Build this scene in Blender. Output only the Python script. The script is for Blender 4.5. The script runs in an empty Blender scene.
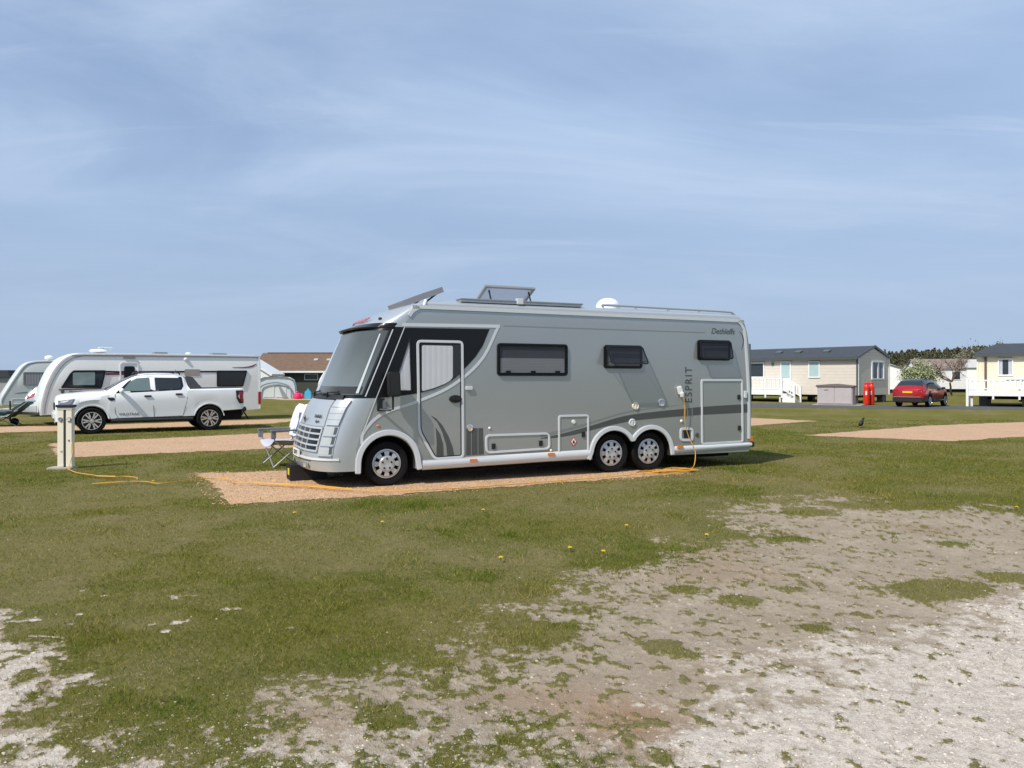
import bpy, bmesh, math, random
import numpy as np
from mathutils import Matrix, Vector
random.seed(7)
RNG = np.random.default_rng(11)
SC = bpy.context.scene
COL = SC.collection
PI = math.pi
R = math.radians

# ------------------------------------------------------------------ materials
MATS = {}
def mat(name, base, rough=0.5, metal=0.0, coat=0.0, vary=0.10, vscale=3.0, spec=0.5, bump=0.0, bscale=40.0, trans=0.0, alpha=1.0, ior=1.45):
    if name in MATS: return MATS[name]
    m = bpy.data.materials.new(name); m.use_nodes = True
    nt = m.node_tree; b = nt.nodes['Principled BSDF']
    b.inputs['Roughness'].default_value = rough
    b.inputs['Metallic'].default_value = metal
    b.inputs['Coat Weight'].default_value = coat
    b.inputs['Coat Roughness'].default_value = 0.06
    b.inputs['Specular IOR Level'].default_value = spec
    b.inputs['Transmission Weight'].default_value = trans
    b.inputs['Alpha'].default_value = alpha
    b.inputs['IOR'].default_value = ior
    tc = nt.nodes.new('ShaderNodeTexCoord')
    n = nt.nodes.new('ShaderNodeTexNoise'); n.inputs['Scale'].default_value = vscale; n.inputs['Detail'].default_value = 6
    nt.links.new(tc.outputs['Object'], n.inputs['Vector'])
    mx = nt.nodes.new('ShaderNodeMix'); mx.data_type = 'RGBA'
    c = Vector(base[:3])
    mx.inputs['A'].default_value = (*(c * (1 - vary)), 1)
    mx.inputs['B'].default_value = (*(min(1, v * (1 + vary)) for v in c), 1)
    nt.links.new(n.outputs['Fac'], mx.inputs['Factor'])
    nt.links.new(mx.outputs['Result'], b.inputs['Base Color'])
    if bump:
        n2 = nt.nodes.new('ShaderNodeTexNoise'); n2.inputs['Scale'].default_value = bscale; n2.inputs['Detail'].default_value = 4
        nt.links.new(tc.outputs['Object'], n2.inputs['Vector'])
        bp = nt.nodes.new('ShaderNodeBump'); bp.inputs['Strength'].default_value = bump; bp.inputs['Distance'].default_value = 0.02
        nt.links.new(n2.outputs['Fac'], bp.inputs['Height']); nt.links.new(bp.outputs['Normal'], b.inputs['Normal'])
    MATS[name] = m
    return m

def stripes(name, c1, c2, axis, period, duty=0.5, rough=0.6, soft=0.1):
    """horizontal boards / pleats: an object-space saw pattern"""
    if name in MATS: return MATS[name]
    m = mat(name, c1, rough); nt = m.node_tree; b = nt.nodes['Principled BSDF']
    tc = nt.nodes.new('ShaderNodeTexCoord'); sp = nt.nodes.new('ShaderNodeSeparateXYZ')
    nt.links.new(tc.outputs['Object'], sp.inputs[0])
    d = nt.nodes.new('ShaderNodeMath'); d.operation = 'DIVIDE'; d.inputs[1].default_value = period
    nt.links.new(sp.outputs[axis], d.inputs[0])
    f = nt.nodes.new('ShaderNodeMath'); f.operation = 'FRACT'; nt.links.new(d.outputs[0], f.inputs[0])
    mr = nt.nodes.new('ShaderNodeMapRange'); mr.interpolation_type = 'SMOOTHSTEP'
    mr.inputs['From Min'].default_value = duty - soft; mr.inputs['From Max'].default_value = duty + soft
    nt.links.new(f.outputs[0], mr.inputs['Value'])
    mx = nt.nodes.new('ShaderNodeMix'); mx.data_type = 'RGBA'
    old = b.inputs['Base Color'].links[0].from_socket
    nt.links.new(mr.outputs['Result'], mx.inputs['Factor'])
    nt.links.new(old, mx.inputs['A']); mx.inputs['B'].default_value = (*c2, 1)
    nt.links.new(mx.outputs['Result'], b.inputs['Base Color'])
    bp = nt.nodes.new('ShaderNodeBump'); bp.inputs['Strength'].default_value = 0.4; bp.inputs['Distance'].default_value = 0.02
    nt.links.new(f.outputs[0], bp.inputs['Height']); nt.links.new(bp.outputs['Normal'], b.inputs['Normal'])
    return m

def glass(name, tint, opacity, rough=0.02, thru=.9):
    """tinted pane: see-through mixed with a glossy dark coat"""
    if name in MATS: return MATS[name]
    m = bpy.data.materials.new(name); m.use_nodes = True
    nt = m.node_tree; b = nt.nodes['Principled BSDF']
    b.inputs['Base Color'].default_value = (*tint, 1); b.inputs['Roughness'].default_value = rough
    b.inputs['Coat Weight'].default_value = 0.3
    t = nt.nodes.new('ShaderNodeBsdfTransparent'); t.inputs[0].default_value = (thru, thru, thru * 1.01, 1)
    fr = nt.nodes.new('ShaderNodeFresnel'); fr.inputs[0].default_value = 1.45
    mxf = nt.nodes.new('ShaderNodeMath'); mxf.operation = 'MAXIMUM'; mxf.inputs[1].default_value = opacity
    nt.links.new(fr.outputs[0], mxf.inputs[0])
    mx = nt.nodes.new('ShaderNodeMixShader'); gb_ = nt.nodes.new('ShaderNodeNewGeometry'); iv = nt.nodes.new('ShaderNodeMath'); iv.operation = 'SUBTRACT'; iv.inputs[0].default_value = 1; nt.links.new(gb_.outputs['Backfacing'], iv.inputs[1])
    ml = nt.nodes.new('ShaderNodeMath'); ml.operation = 'MULTIPLY'; nt.links.new(mxf.outputs[0], ml.inputs[0]); nt.links.new(iv.outputs[0], ml.inputs[1]); nt.links.new(ml.outputs[0], mx.inputs[0])
    nt.links.new(t.outputs[0], mx.inputs[1]); nt.links.new(b.outputs[0], mx.inputs[2])
    nt.links.new(mx.outputs[0], nt.nodes['Material Output'].inputs[0])
    MATS[name] = m
    return m

M = dict(
    rv_grey=mat('rv_grey_metallic', (.405, .425, .422), .24, .50, .5, .06, .9, bump=.012, bscale=1.1),
    rv_silver=mat('rv_silver_metallic', (.50, .53, .54), .30, .45, .6, .04, 1.5),
    rv_white=mat('rv_white_trim', (.64, .665, .68), .35, 0, .3, .04),
    rv_dark=mat('rv_dark_graphic', (.085, .092, .088), .4, .2, .4, .05),
    rv_mid=mat('rv_mid_graphic', (.26, .275, .27), .4, .3, .4, .05),
    rv_black=mat('rv_black_gloss', (.009, .010, .011), .30, 0, .08, .05, spec=.3),
    black=mat('black_plastic', (.018, .018, .019), .5, 0, 0, .15),
    under=mat('dark_underside', (.01, .01, .01), .9),
    rubber=mat('tyre_rubber', (.009, .009, .0095), .85, 0, 0, .25, 8, spec=.2, bump=.2),
    alloy=mat('silver_wheel_trim', (.62, .63, .64), .35, .5, .2, .05),
    alloy_cut=mat('diamond_cut_alloy', (.75, .75, .76), .25, .8, .2, .05),
    chrome=mat('chrome', (.8, .81, .82), .12, .95, 0, .03),
    lamp_glass=mat('lamp_glass', (.50, .52, .50), .15, .2, .8, .1, 12),
    amber=mat('amber_lens', (.75, .22, .03), .3, 0, .5, .1),
    red_lens=mat('red_lens', (.35, .012, .02), .25, 0, .6, .1),
    blind=stripes('pleated_blind', (.80, .81, .82), (.62, .63, .64), 2, .025),
    blind_dark=mat('shaded_interior', (.13, .135, .15), .8),
    curtain=stripes('white_curtain', (.82, .82, .81), (.74, .745, .74), 0, .09, .5, .8, .4),
    tint=glass('tinted_acrylic', (.02, .022, .028), .10, thru=.86),
    tint_dark=glass('dark_tinted_acrylic', (.016, .018, .026), .34, thru=.80),
    clear=glass('clear_screen', (.34, .38, .42), .09, thru=.97),
    smoke=glass('smoked_skylight', (.42, .42, .45), .35, thru=.85),
    white_paint=mat('white_paint', (.84, .86, .87), .28, 0, .6, .03, 2),
    gelcoat=mat('white_gelcoat', (.76, .79, .77), .4, 0, .3, .04, 1.5),
    gelcoat_old=mat('older_white_gelcoat', (.60, .63, .61), .45, 0, .2, .05, 1.5),
    caravan_glass=mat('caravan_dark_glass', (.022, .025, .03), .1, 0, .3, .1),
    car_glass=mat('car_glass', (.02, .026, .03), .06, 0, .4, .1),
    car_glass_pale=mat('car_glass_seen_through', (.22, .30, .30), .08, 0, .4, .25, 2.0),
    maroon=mat('maroon_decal', (.16, .02, .05), .4),
    red_paint=mat('metallic_red_paint', (.38, .006, .014), .25, .25, .8, .05),
    silver_paint=mat('silver_car_paint', (.62, .65, .68), .25, .4, .8, .05),
    blue_paint=mat('grey_blue_car_paint', (.16, .20, .27), .25, .4, .8, .05),
    gas_red=mat('red_bottle_paint', (.62, .028, .012), .4, 0, .2, .08),
    yellow_plate=mat('yellow_plate', (.75, .50, .02), .4),
    white_plate=mat('white_plate', (.80, .80, .76), .4),
    cable=mat('orange_cable', (.66, .34, .045), .5),
    post_cream=mat('cream_post', (.80, .74, .60), .5, 0, 0, .06, 5),
    boards=stripes('beige_boards', (.66, .60, .525), (.50, .45, .39), 2, .21, .9, .7, .07),
    boards_grey=stripes('beige_boards_gable', (.62, .54, .46), (.44, .38, .32), 2, .21, .9, .7, .07),
    boards_cream=stripes('cream_boards', (.76, .71, .54), (.64, .59, .44), 2, .21, .9, .7, .07),
    roof_slate=mat('slate_tile_roof', (.045, .052, .062), .7, 0, 0, .25, 3, bump=.4, bscale=12),
    roof_brown=mat('brown_tile_roof', (.15, .095, .062), .8, 0, 0, .35, 2.5, bump=.5, bscale=6),
    upvc=mat('white_upvc', (.80, .81, .80), .35),
    shed=mat('mauve_grey_shed_plastic', (.44, .40, .395), .6),
    shed_lid=mat('brown_shed_lid', (.16, .13, .12), .6),
    house_glass=mat('house_glass', (.03, .04, .045), .08, 0, .3),
    house_blind=mat('closed_blue_blind', (.38, .52, .52), .5),
    fabric_grey=mat('tent_fabric', (.55, .62, .64), .8, 0, 0, .08, 2),
    fabric_grey2=mat('tent_fabric_dark', (.24, .30, .34), .8),
    fabric_white=mat('white_chair_fabric', (.64, .65, .69), .8, 0, 0, .06, 6),
    fabric_lilac=mat('grey_chair_fabric', (.46, .47, .53), .8),
    fabric_teal=mat('teal_fabric', (.018, .062, .072), .7),
    blue_towel=mat('blue_stripe', (.05, .12, .22), .8),
    steel=mat('steel_tube', (.5, .5, .5), .35, .8),
    wall_green=mat('dark_green_wall', (.055, .06, .045), .8),
    pink=mat('pink_plastic', (.75, .03, .16), .5), sky_blue=mat('blue_plastic', (.06, .42, .66), .5),
    bark=mat('bark', (.10, .075, .055), .9, 0, 0, .3, 6),
    feather=mat('black_feathers', (.008, .008, .010), .5),
    concrete=mat('concrete', (.40, .37, .32), .9, 0, 0, .12, 4),
    yellow_label=mat('yellow_label', (.70, .60, .03), .5), red_sign=mat('red_sign', (.65, .03, .03), .5),
    pink_logo=mat('faded_red_logo', (.60, .30, .33), .5),
    pad_edge=mat('dull_white', (.65, .65, .62), .6),
)

# ------------------------------------------------------------------ mesh builder
class MB:
    def __init__(s): s.v = []; s.f = []; s.m = []
    def add(s, verts, faces, mi=0):
        o = len(s.v); s.v += [tuple(v) for v in verts]
        s.f += [tuple(i + o for i in f) for f in faces]; s.m += [mi] * len(faces)
        return s
    def box(s, x0, x1, y0, y1, z0, z1, mi=0):
        v = [(x, y, z) for x in (x0, x1) for y in (y0, y1) for z in (z0, z1)]
        return s.add(v, [(0, 1, 3, 2), (4, 6, 7, 5), (0, 4, 5, 1), (2, 3, 7, 6), (0, 2, 6, 4), (1, 5, 7, 3)], mi)
    def tube(s, pts, r, n=8, mi=0, closed=False):
        pts = [Vector(p) for p in pts]; k = len(pts); vs = []; fs = []
        for i, p in enumerate(pts):
            a = pts[max(i - 1, 0)]; b = pts[min(i + 1, k - 1)]
            d = (b - a).normalized() if (b - a).length > 1e-9 else Vector((0, 0, 1))
            up = Vector((0, 0, 1)) if abs(d.z) < .95 else Vector((1, 0, 0))
            x = d.cross(up).normalized(); y = d.cross(x).normalized()
            rr = r[i] if isinstance(r, (list, tuple)) else r
            for j in range(n):
                t = 2 * PI * j / n; vs.append(p + x * math.cos(t) * rr + y * math.sin(t) * rr)
        for i in range(k - 1):
            for j in range(n):
                fs.append((i * n + j, i * n + (j + 1) % n, (i + 1) * n + (j + 1) % n, (i + 1) * n + j))
        fs.append(tuple(range(n - 1, -1, -1))); fs.append(tuple((k - 1) * n + j for j in range(n)))
        return s.add(vs, fs, mi)
    def prism(s, poly, y0, y1, mi=0, f=None):
        """poly in (x,z), extruded between y0 and y1; f maps (x,y,z)"""
        n = len(poly)
        v = [(p[0], y0, p[1]) for p in poly] + [(p[0], y1, p[1]) for p in poly]
        if f: v = [f(*q) for q in v]
        fs = [tuple(range(n)), tuple(range(2 * n - 1, n - 1, -1))] + [(i, i + n, (i + 1) % n + n, (i + 1) % n) for i in range(n)]
        return s.add(v, fs, mi)
    def ring(s, outer, inner, y0, y1, mi=0, f=None):
        n = len(outer)
        v = [(p[0], y0, p[1]) for p in outer] + [(p[0], y0, p[1]) for p in inner] + [(p[0], y1, p[1]) for p in outer] + [(p[0], y1, p[1]) for p in inner]
        if f: v = [f(*q) for q in v]
        fs = []
        for i in range(n):
            j = (i + 1) % n
            fs += [(i, j, n + j, n + i), (2 * n + i, 3 * n + i, 3 * n + j, 2 * n + j), (i, 2 * n + i, 2 * n + j, j), (n + i, n + j, 3 * n + j, 3 * n + i)]
        return s.add(v, fs, mi)
    def band(s, path, w, y0, y1, mi=0, f=None, closed=False):
        """flat strip following a path in (x,z)"""
        P = [Vector((p[0], p[1])) for p in path]; n = len(P); L = []; Rr = []
        for i in range(n):
            if closed: a, b = P[i - 1], P[(i + 1) % n]
            else: a, b = P[max(i - 1, 0)], P[min(i + 1, n - 1)]
            d = (b - a).normalized(); nn = Vector((-d.y, d.x))
            ww = w[i] if isinstance(w, (list, tuple)) else w
            L.append(P[i] + nn * ww / 2); Rr.append(P[i] - nn * ww / 2)
        if closed: return s.ring([tuple(p) for p in L], [tuple(p) for p in Rr], y0, y1, mi, f)
        v = [(p[0], y0, p[1]) for p in L] + [(p[0], y0, p[1]) for p in Rr] + [(p[0], y1, p[1]) for p in L] + [(p[0], y1, p[1]) for p in Rr]
        if f: v = [f(*q) for q in v]
        fs = [(0, n, 3 * n, 2 * n), (n - 1, 3 * n - 1, 4 * n - 1, 2 * n - 1)]
        for i in range(n - 1):
            j = i + 1
            fs += [(i, j, n + j, n + i), (2 * n + i, 3 * n + i, 3 * n + j, 2 * n + j), (i, 2 * n + i, 2 * n + j, j), (n + i, n + j, 3 * n + j, 3 * n + i)]
        return s.add(v, fs, mi)
    def lathe_y(s, prof, cx, cy, cz, n=40, mi=0):
        """prof of (radius, y) about an axle along y"""
        k = len(prof); vs = []; fs = []
        for (r, y) in prof:
            for j in range(n):
                t = 2 * PI * j / n; vs.append((cx + r * math.cos(t), cy + y, cz + r * math.sin(t)))
        for i in range(k - 1):
            for j in range(n): fs.append((i * n + j, i * n + (j + 1) % n, (i + 1) * n + (j + 1) % n, (i + 1) * n + j))
        return s.add(vs, fs, mi)
    def lathe_z(s, prof, cx, cy, n=24, mi=0):
        k = len(prof); vs = []; fs = []
        for (r, z) in prof:
            for j in range(n):
                t = 2 * PI * j / n; vs.append((cx + r * math.cos(t), cy + r * math.sin(t), z))
        for i in range(k - 1):
            for j in range(n): fs.append((i * n + j, i * n + (j + 1) % n, (i + 1) * n + (j + 1) % n, (i + 1) * n + j))
        fs.append(tuple(range(n - 1, -1, -1))); fs.append(tuple((k - 1) * n + j for j in range(n)))
        return s.add(vs, fs, mi)
    def ball(s, c, r, n=14, mi=0):
        rx, ry, rz = r if isinstance(r, (list, tuple)) else (r, r, r)
        k = n // 2 + 1; vs = []; fs = []
        for i in range(k):
            p = -PI / 2 + PI * i / (k - 1)
            for j in range(n):
                t = 2 * PI * j / n
                vs.append((c[0] + rx * math.cos(p) * math.cos(t), c[1] + ry * math.cos(p) * math.sin(t), c[2] + rz * math.sin(p)))
        for i in range(k - 1):
            for j in range(n): fs.append((i * n + j, i * n + (j + 1) % n, (i + 1) * n + (j + 1) % n, (i + 1) * n + j))
        return s.add(vs, fs, mi)
    def grid(s, rows, mi=0, closed=False):
        k = len(rows); n = len(rows[0]); vs = [p for r in rows for p in r]; fs = []
        for i in range(k - 1):
            for j in range(n if closed else n - 1):
                fs.append((i * n + j, i * n + (j + 1) % n, (i + 1) * n + (j + 1) % n, (i + 1) * n + j))
        return s.add(vs, fs, mi)
    def build(s, name, mats, parent=None, smooth=None, bevel=0, fix=True):
        me = bpy.data.meshes.new(name)
        me.from_pydata([tuple(map(float, v)) for v in s.v], [], s.f)
        if not isinstance(mats, (list, tuple)): mats = [mats]
        for m in mats: me.materials.append(m)
        me.polygons.foreach_set('material_index', s.m)
        bm = bmesh.new(); bm.from_mesh(me)
        if fix:
            bmesh.ops.remove_doubles(bm, verts=bm.verts, dist=1e-6)
            bmesh.ops.recalc_face_normals(bm, faces=bm.faces)
        if bevel:
            es = [e for e in bm.edges if len(e.link_faces) == 2 and e.calc_face_angle(0) > R(50)]
            bmesh.ops.bevel(bm, geom=es, offset=bevel, segments=2, affect='EDGES', clamp_overlap=True)
        bm.to_mesh(me); bm.free()
        if smooth is not None:
            me.polygons.foreach_set('use_smooth', [True] * len(me.polygons))
            me.set_sharp_from_angle(angle=R(smooth))
        o = bpy.data.objects.new(name, me); COL.objects.link(o)
        if parent: o.parent = parent
        return o

def rrect(x0, z0, x1, z1, r, n=4):
    out = []
    for cx, cz, a0 in ((x1 - r, z1 - r, 0), (x0 + r, z1 - r, 90), (x0 + r, z0 + r, 180), (x1 - r, z0 + r, 270)):
        for i in range(n + 1):
            t = R(a0 + 90 * i / n); out.append((cx + r * math.cos(t), cz + r * math.sin(t)))
    return out
def rpoly(pts, r, n=4):
    """round the corners of a polygon"""
    out = []; k = len(pts)
    for i in range(k):
        p = Vector(pts[i]); a = Vector(pts[i - 1]); b = Vector(pts[(i + 1) % k])
        da = a - p; db = b - p; rr = min(r, da.length * .45, db.length * .45)
        A = p + da.normalized() * rr; B = p + db.normalized() * rr
        for j in range(n + 1):
            t = j / n; q = A * (1 - t) ** 2 + p * 2 * t * (1 - t) + B * t * t; out.append(tuple(q))
    return out
def inset(poly, d):
    P = [Vector(p) for p in poly]; n = len(P)
    area = sum(P[i - 1].x * P[i].y - P[i].x * P[i - 1].y for i in range(n)); sg = 1 if area > 0 else -1
    out = []
    for i in range(n):
        e = (P[(i + 1) % n] - P[i - 1]).normalized(); out.append(tuple(P[i] + Vector((-e.y, e.x)) * d * sg))
    return out
def smooth_path(pts, n=6):
    """Catmull-Rom through the points (any dimension)"""
    P = [Vector(p) for p in pts]; out = []
    for i in range(len(P) - 1):
        a = P[i - 1] if i else P[0] * 2 - P[1]; b = P[i]; c = P[i + 1]; d = P[i + 2] if i + 2 < len(P) else P[-1] * 2 - P[-2]
        for j in range(n):
            t = j / n
            out.append(tuple(.5 * ((2 * b) + (c - a) * t + (2 * a - 5 * b + 4 * c - d) * t * t + (3 * b - a - 3 * c + d) * t ** 3)))
    out.append(tuple(P[-1])); return out

def tag(o, label, cat, group=None):
    o['label'] = label; o['category'] = cat
    if group: o['group'] = group
    return o
def thing(name, label, cat, loc=(0, 0, 0), yaw=0, group=None):
    o = bpy.data.objects.new(name, None); COL.objects.link(o)
    o.location = loc; o.rotation_euler = (0, 0, R(yaw)); o.empty_display_size = .2
    return tag(o, label, cat, group)
def structure(o): o['kind'] = 'structure'; return o
def copy_tree(o, parent=None):
    c = o.copy(); COL.objects.link(c); c.parent = parent
    for ch in list(o.children): copy_tree(ch, c)
    return c
def text(name, body, size, mt, parent, matrix, thick=.002, sx=1.0, shear=0.0, align='CENTER', space=1.0):
    cu = bpy.data.curves.new('lettering_curve', 'FONT'); cu.body = body; cu.size = size; cu.extrude = thick
    cu.align_x = align; cu.align_y = 'CENTER'; cu.shear = shear; cu.space_character = space
    tmp = bpy.data.objects.new('lettering_tmp', cu); COL.objects.link(tmp)
    bpy.context.view_layer.update()
    me = bpy.data.meshes.new_from_object(tmp.evaluated_get(bpy.context.evaluated_depsgraph_get()))
    bpy.data.objects.remove(tmp)
    me.materials.clear(); me.materials.append(mt)
    me.transform(matrix @ Matrix.Diagonal((sx, 1, 1, 1)))
    o = bpy.data.objects.new(name, me); COL.objects.link(o); o.parent = parent
    return o
def side_text(x, y, z, roll=0):
    """text plane facing -y, reading along +x"""
    return Matrix.Translation((x, y, z)) @ Matrix.Rotation(R(-roll), 4, 'Y') @ Matrix.Rotation(R(90), 4, 'X')
def boolean_cut(o, cutters):
    for c in cutters:
        md = o.modifiers.new('cut', 'BOOLEAN'); md.operation = 'DIFFERENCE'; md.object = c; md.solver = 'EXACT'
    bpy.context.view_layer.update()
    me = bpy.data.meshes.new_from_object(o.evaluated_get(bpy.context.evaluated_depsgraph_get()))
    o.modifiers.clear(); old = o.data; o.data = me; bpy.data.meshes.remove(old)
    for c in cutters: bpy.data.objects.remove(c)
# ------------------------------------------------------------------ the motorhome
RV = thing('motorhome', 'large silver grey tag-axle motorhome parked on the nearest gravel pad', 'motorhome', (-1.907, 11.641, 0), 24.604)
W2 = 1.15
ZT = [.20, .30, .45, .60, .90, 1.20, 1.34, 2.40, 2.50, 2.58, 2.65, 2.74, 2.80, 2.86, 2.89]
TC = [-1.04, -1.12, -1.12, -1.09, -1.01, -.89, -.78, -.31, -.20, -.05, .09, .26, .40, .70, 1.10]
TS = [-.46, -.46, -.46, -.45, -.36, -.24, -.16, .27, .31, .36, .42, .50, .57, .80, 1.15]
RZ = [.2, .34, 1.0, 2.2, 2.5, 2.65, 2.75, 2.82, 2.89]; RT = [7.08, 7.12, 7.13, 7.11, 7.05, 7.0, 6.94, 6.86, 6.70]
def it(z, X, Y): return float(np.interp(z, X, Y))
def inset_y(z): return it(z, [2.68, 2.74, 2.79, 2.84, 2.875, 2.89], [0, .008, .03, .08, .18, .34])
def front_t(y, z):
    s = min(1, abs((y - W2) / W2)); p = 3.0
    tc, ts = it(z, ZT, TC), it(z, ZT, TS)
    return ts + (tc - ts) * (1 - s ** p) ** (1 / p)
def front_pt(y, z, off=0.0):
    e = 1e-3
    y0 = min(max(y, .006), 2.294)
    p = Vector((front_t(y0, z), y0, z))
    dy = (Vector((front_t(y0 + e, z), y0 + e, z)) - Vector((front_t(y0 - e, z), y0 - e, z)))
    dz = (Vector((front_t(y0, z + e), y0, z + e)) - Vector((front_t(y0, z - e), y0, z - e)))
    n = dy.cross(dz).normalized()
    if n.x > 0: n = -n
    return p + n * off
def front_patch(mb, zs, ylo, yhi, off0, off1, ny=14, mi=0):
    """a panel that follows the nose: zs rows, y limits as functions of z"""
    for k, off in enumerate((off1,)):
        rows = []
        for z in zs:
            a, b = ylo(z), yhi(z)
            rows.append([tuple(front_pt(a + (b - a) * j / ny, z, off)) for j in range(ny + 1)])
        mb.grid(rows, mi)
        # edge skirt down to off0
        loop = [(0, j) for j in range(ny + 1)] + [(i, ny) for i in range(1, len(zs))] + [(len(zs) - 1, j) for j in range(ny - 1, -1, -1)] + [(i, 0) for i in range(len(zs) - 2, 0, -1)]
        top = [rows[i][j] for i, j in loop]
        low = []
        for i, j in loop:
            z = zs[i]; a, b = ylo(z), yhi(z); low.append(tuple(front_pt(a + (b - a) * j / ny, z, off0)))
        n = len(loop); mb.add(top + low, [(q, (q + 1) % n, n + (q + 1) % n, n + q) for q in range(n)], mi)
    return mb
def rv_ring(z):
    iy = inset_y(z); k = (W2 - iy) / W2
    ts, tr = it(z, ZT, TS), it(z, RZ, RT)
    pts = []
    nf = 44
    for i in range(nf + 1):                    # round the nose, near to far
        y = W2 - W2 * math.cos(PI * i / nf); pts.append((front_t(y, z), W2 + (y - W2) * k, z))
    ns = 16
    for i in range(1, ns): pts.append((ts + (tr - .06 - ts) * i / ns, W2 + W2 * k, z))
    for i in range(9):                         # rear wall, bowed
        q = -1 + 2 * i / 8; y = W2 - W2 * q * k
        pts.append((tr - .06 + .14 * (1 - abs(q) ** 3), y, z))
    for i in range(ns - 1, 0, -1): pts.append((ts + (tr - .06 - ts) * i / ns, W2 - W2 * k, z))
    return pts
zl = [.26, .36, .45, .60, .75, .90, 1.05, 1.20, 1.33, 1.345, 1.55, 1.8, 2.05, 2.3, 2.415, 2.43, 2.5, 2.58, 2.65, 2.70, 2.74, 2.775, 2.81, 2.84, 2.865, 2.88, 2.89]
rings = [rv_ring(z) for z in zl]; nr = len(rings[0])
mb = MB()
vs = [p for r in rings for p in r]; fs = []; ms = []
for i in range(len(zl) - 1):
    for j in range(nr):
        fs.append((i * nr + j, i * nr + (j + 1) % nr, (i + 1) * nr + (j + 1) % nr, (i + 1) * nr + j))
        front = j < 44
        if front and 1.34 < zl[i] < 2.42: ms.append(2)
        elif front: ms.append(1)
        elif zl[i] > 2.78: ms.append(1)
        else: ms.append(0)
fs.append(tuple(range(nr))); ms.append(3)
fs.append(tuple((len(zl) - 1) * nr + j for j in range(nr))); ms.append(1)
mb.v = vs; mb.f = fs; mb.m = ms
body = mb.build('body', [M['rv_grey'], M['rv_silver'], M['rv_black'], M['under']], RV, smooth=38)
WH = [(.03, .345), (4.03, .345), (4.81, .345)]
cut = []
for (t, z) in WH:
    for ya, yb in ((-.2, .40), (1.90, 2.5)):
        c = MB().lathe_y([(.43, ya), (.43, yb)], t, 0, z, 48)
        n = 48; c.f += [tuple(range(n)), tuple(range(2 * n - 1, n - 1, -1))]; c.m += [0, 0]
        co = c.build('cutter', M['under'], RV); cut.append(co)
boolean_cut(body, cut)

MB().box(-.55, 6.9, .42, 1.88, .15, .258).build('chassis', M['under'], RV)  # undercarriage block, added to cut light below the floor and deepen the shade
# wheels: one built, the others copied
def rv_wheel(t, y, flip):
    m = MB().lathe_y([(.21, .06), (.29, .015), (.325, .02), (.343, .05), (.345, .10), (.345, .16), (.335, .20), (.28, .215), (.2, .2)], 0, 0, 0, 44)
    w = m.build('wheel', M['rubber'], RV, smooth=40)
    rim = MB()
    rim.lathe_y([(.225, .055), (.222, .035), (.205, .03), (.20, .045), (.192, .030)], 0, 0, 0, 44, 0)
    n = 8
    # dished trim with eight openings between spokes
    for k in range(n):
        a0 = 2 * PI * k / n
        def pt(r, a, y): return (r * math.cos(a), y, r * math.sin(a))
        for q in range(4):
            a = a0 + (-.5 + q / 4) * (2 * PI / n) * .58 + 0; b = a0 + (-.5 + (q + 1) / 4) * (2 * PI / n) * .58
            rim.add([pt(.115, a, .026), pt(.115, b, .026), pt(.195, b, .032), pt(.195, a, .032)], [(0, 1, 2, 3)], 0)
        g0 = a0 + .29 * (2 * PI / n); g1 = a0 + .71 * (2 * PI / n)
        rim.add([pt(.115, g0, .026), pt(.115, g1, .026), pt(.128, g1, .028), pt(.128, g0, .028)], [(0, 1, 2, 3)], 0)
        rim.add([pt(.190, g0, .031), pt(.190, g1, .031), pt(.196, g1, .032), pt(.196, g0, .032)], [(0, 1, 2, 3)], 0)
    rim.lathe_y([(.116, .026), (.105, .016), (.06, .014), (.03, .018), (.001, .018)], 0, 0, 0, 32, 0)
    for k in range(5):
        a = 2 * PI * k / 5 + PI / 2; rim.lathe_y([(.016, .013), (.015, .006), (.001, .006)], .072 * math.cos(a), 0, .078 * math.sin(a), 10, 1)
    rim.build('rim', [M['alloy'], M['black']], w, smooth=30)
    hub = MB().lathe_y([(.22, .09), (.001, .09)], 0, 0, 0, 30)
    hub.build('brake_disc', M['under'], w)
    return w
w0 = rv_wheel(0, 0, False); w0.location = (.03, .035, .345)
for (t, z) in WH:
    if t > 1: c = copy_tree(w0, RV); c.location = (t, .035, z)
    c = copy_tree(w0, RV); c.location = (t, 2.265, z); c.rotation_euler = (0, 0, PI)

def arc(cx, cz, r, a0, a1, n=16): return [(cx + r * math.cos(R(a0 + (a1 - a0) * i / n)), cz + r * math.sin(R(a0 + (a1 - a0) * i / n))) for i in range(n + 1)]
fa = MB().band([(-.43, .22)] + arc(.04, .36, .465, 178, 12, 22) + [(.53, .24)], .085, -.028, .012)
fa.build('arch_trim', M['rv_white'], RV, bevel=.01, smooth=50)
fa = MB().band([(3.53, .26)] + arc(4.03, .33, .45, 172, 32, 16)[0:] + arc(4.81, .33, .45, 148, 8, 16) + [(5.27, .27)], .08, -.028, .012)
fa.build('arch_trim', M['rv_white'], RV, bevel=.01, smooth=50)
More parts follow.
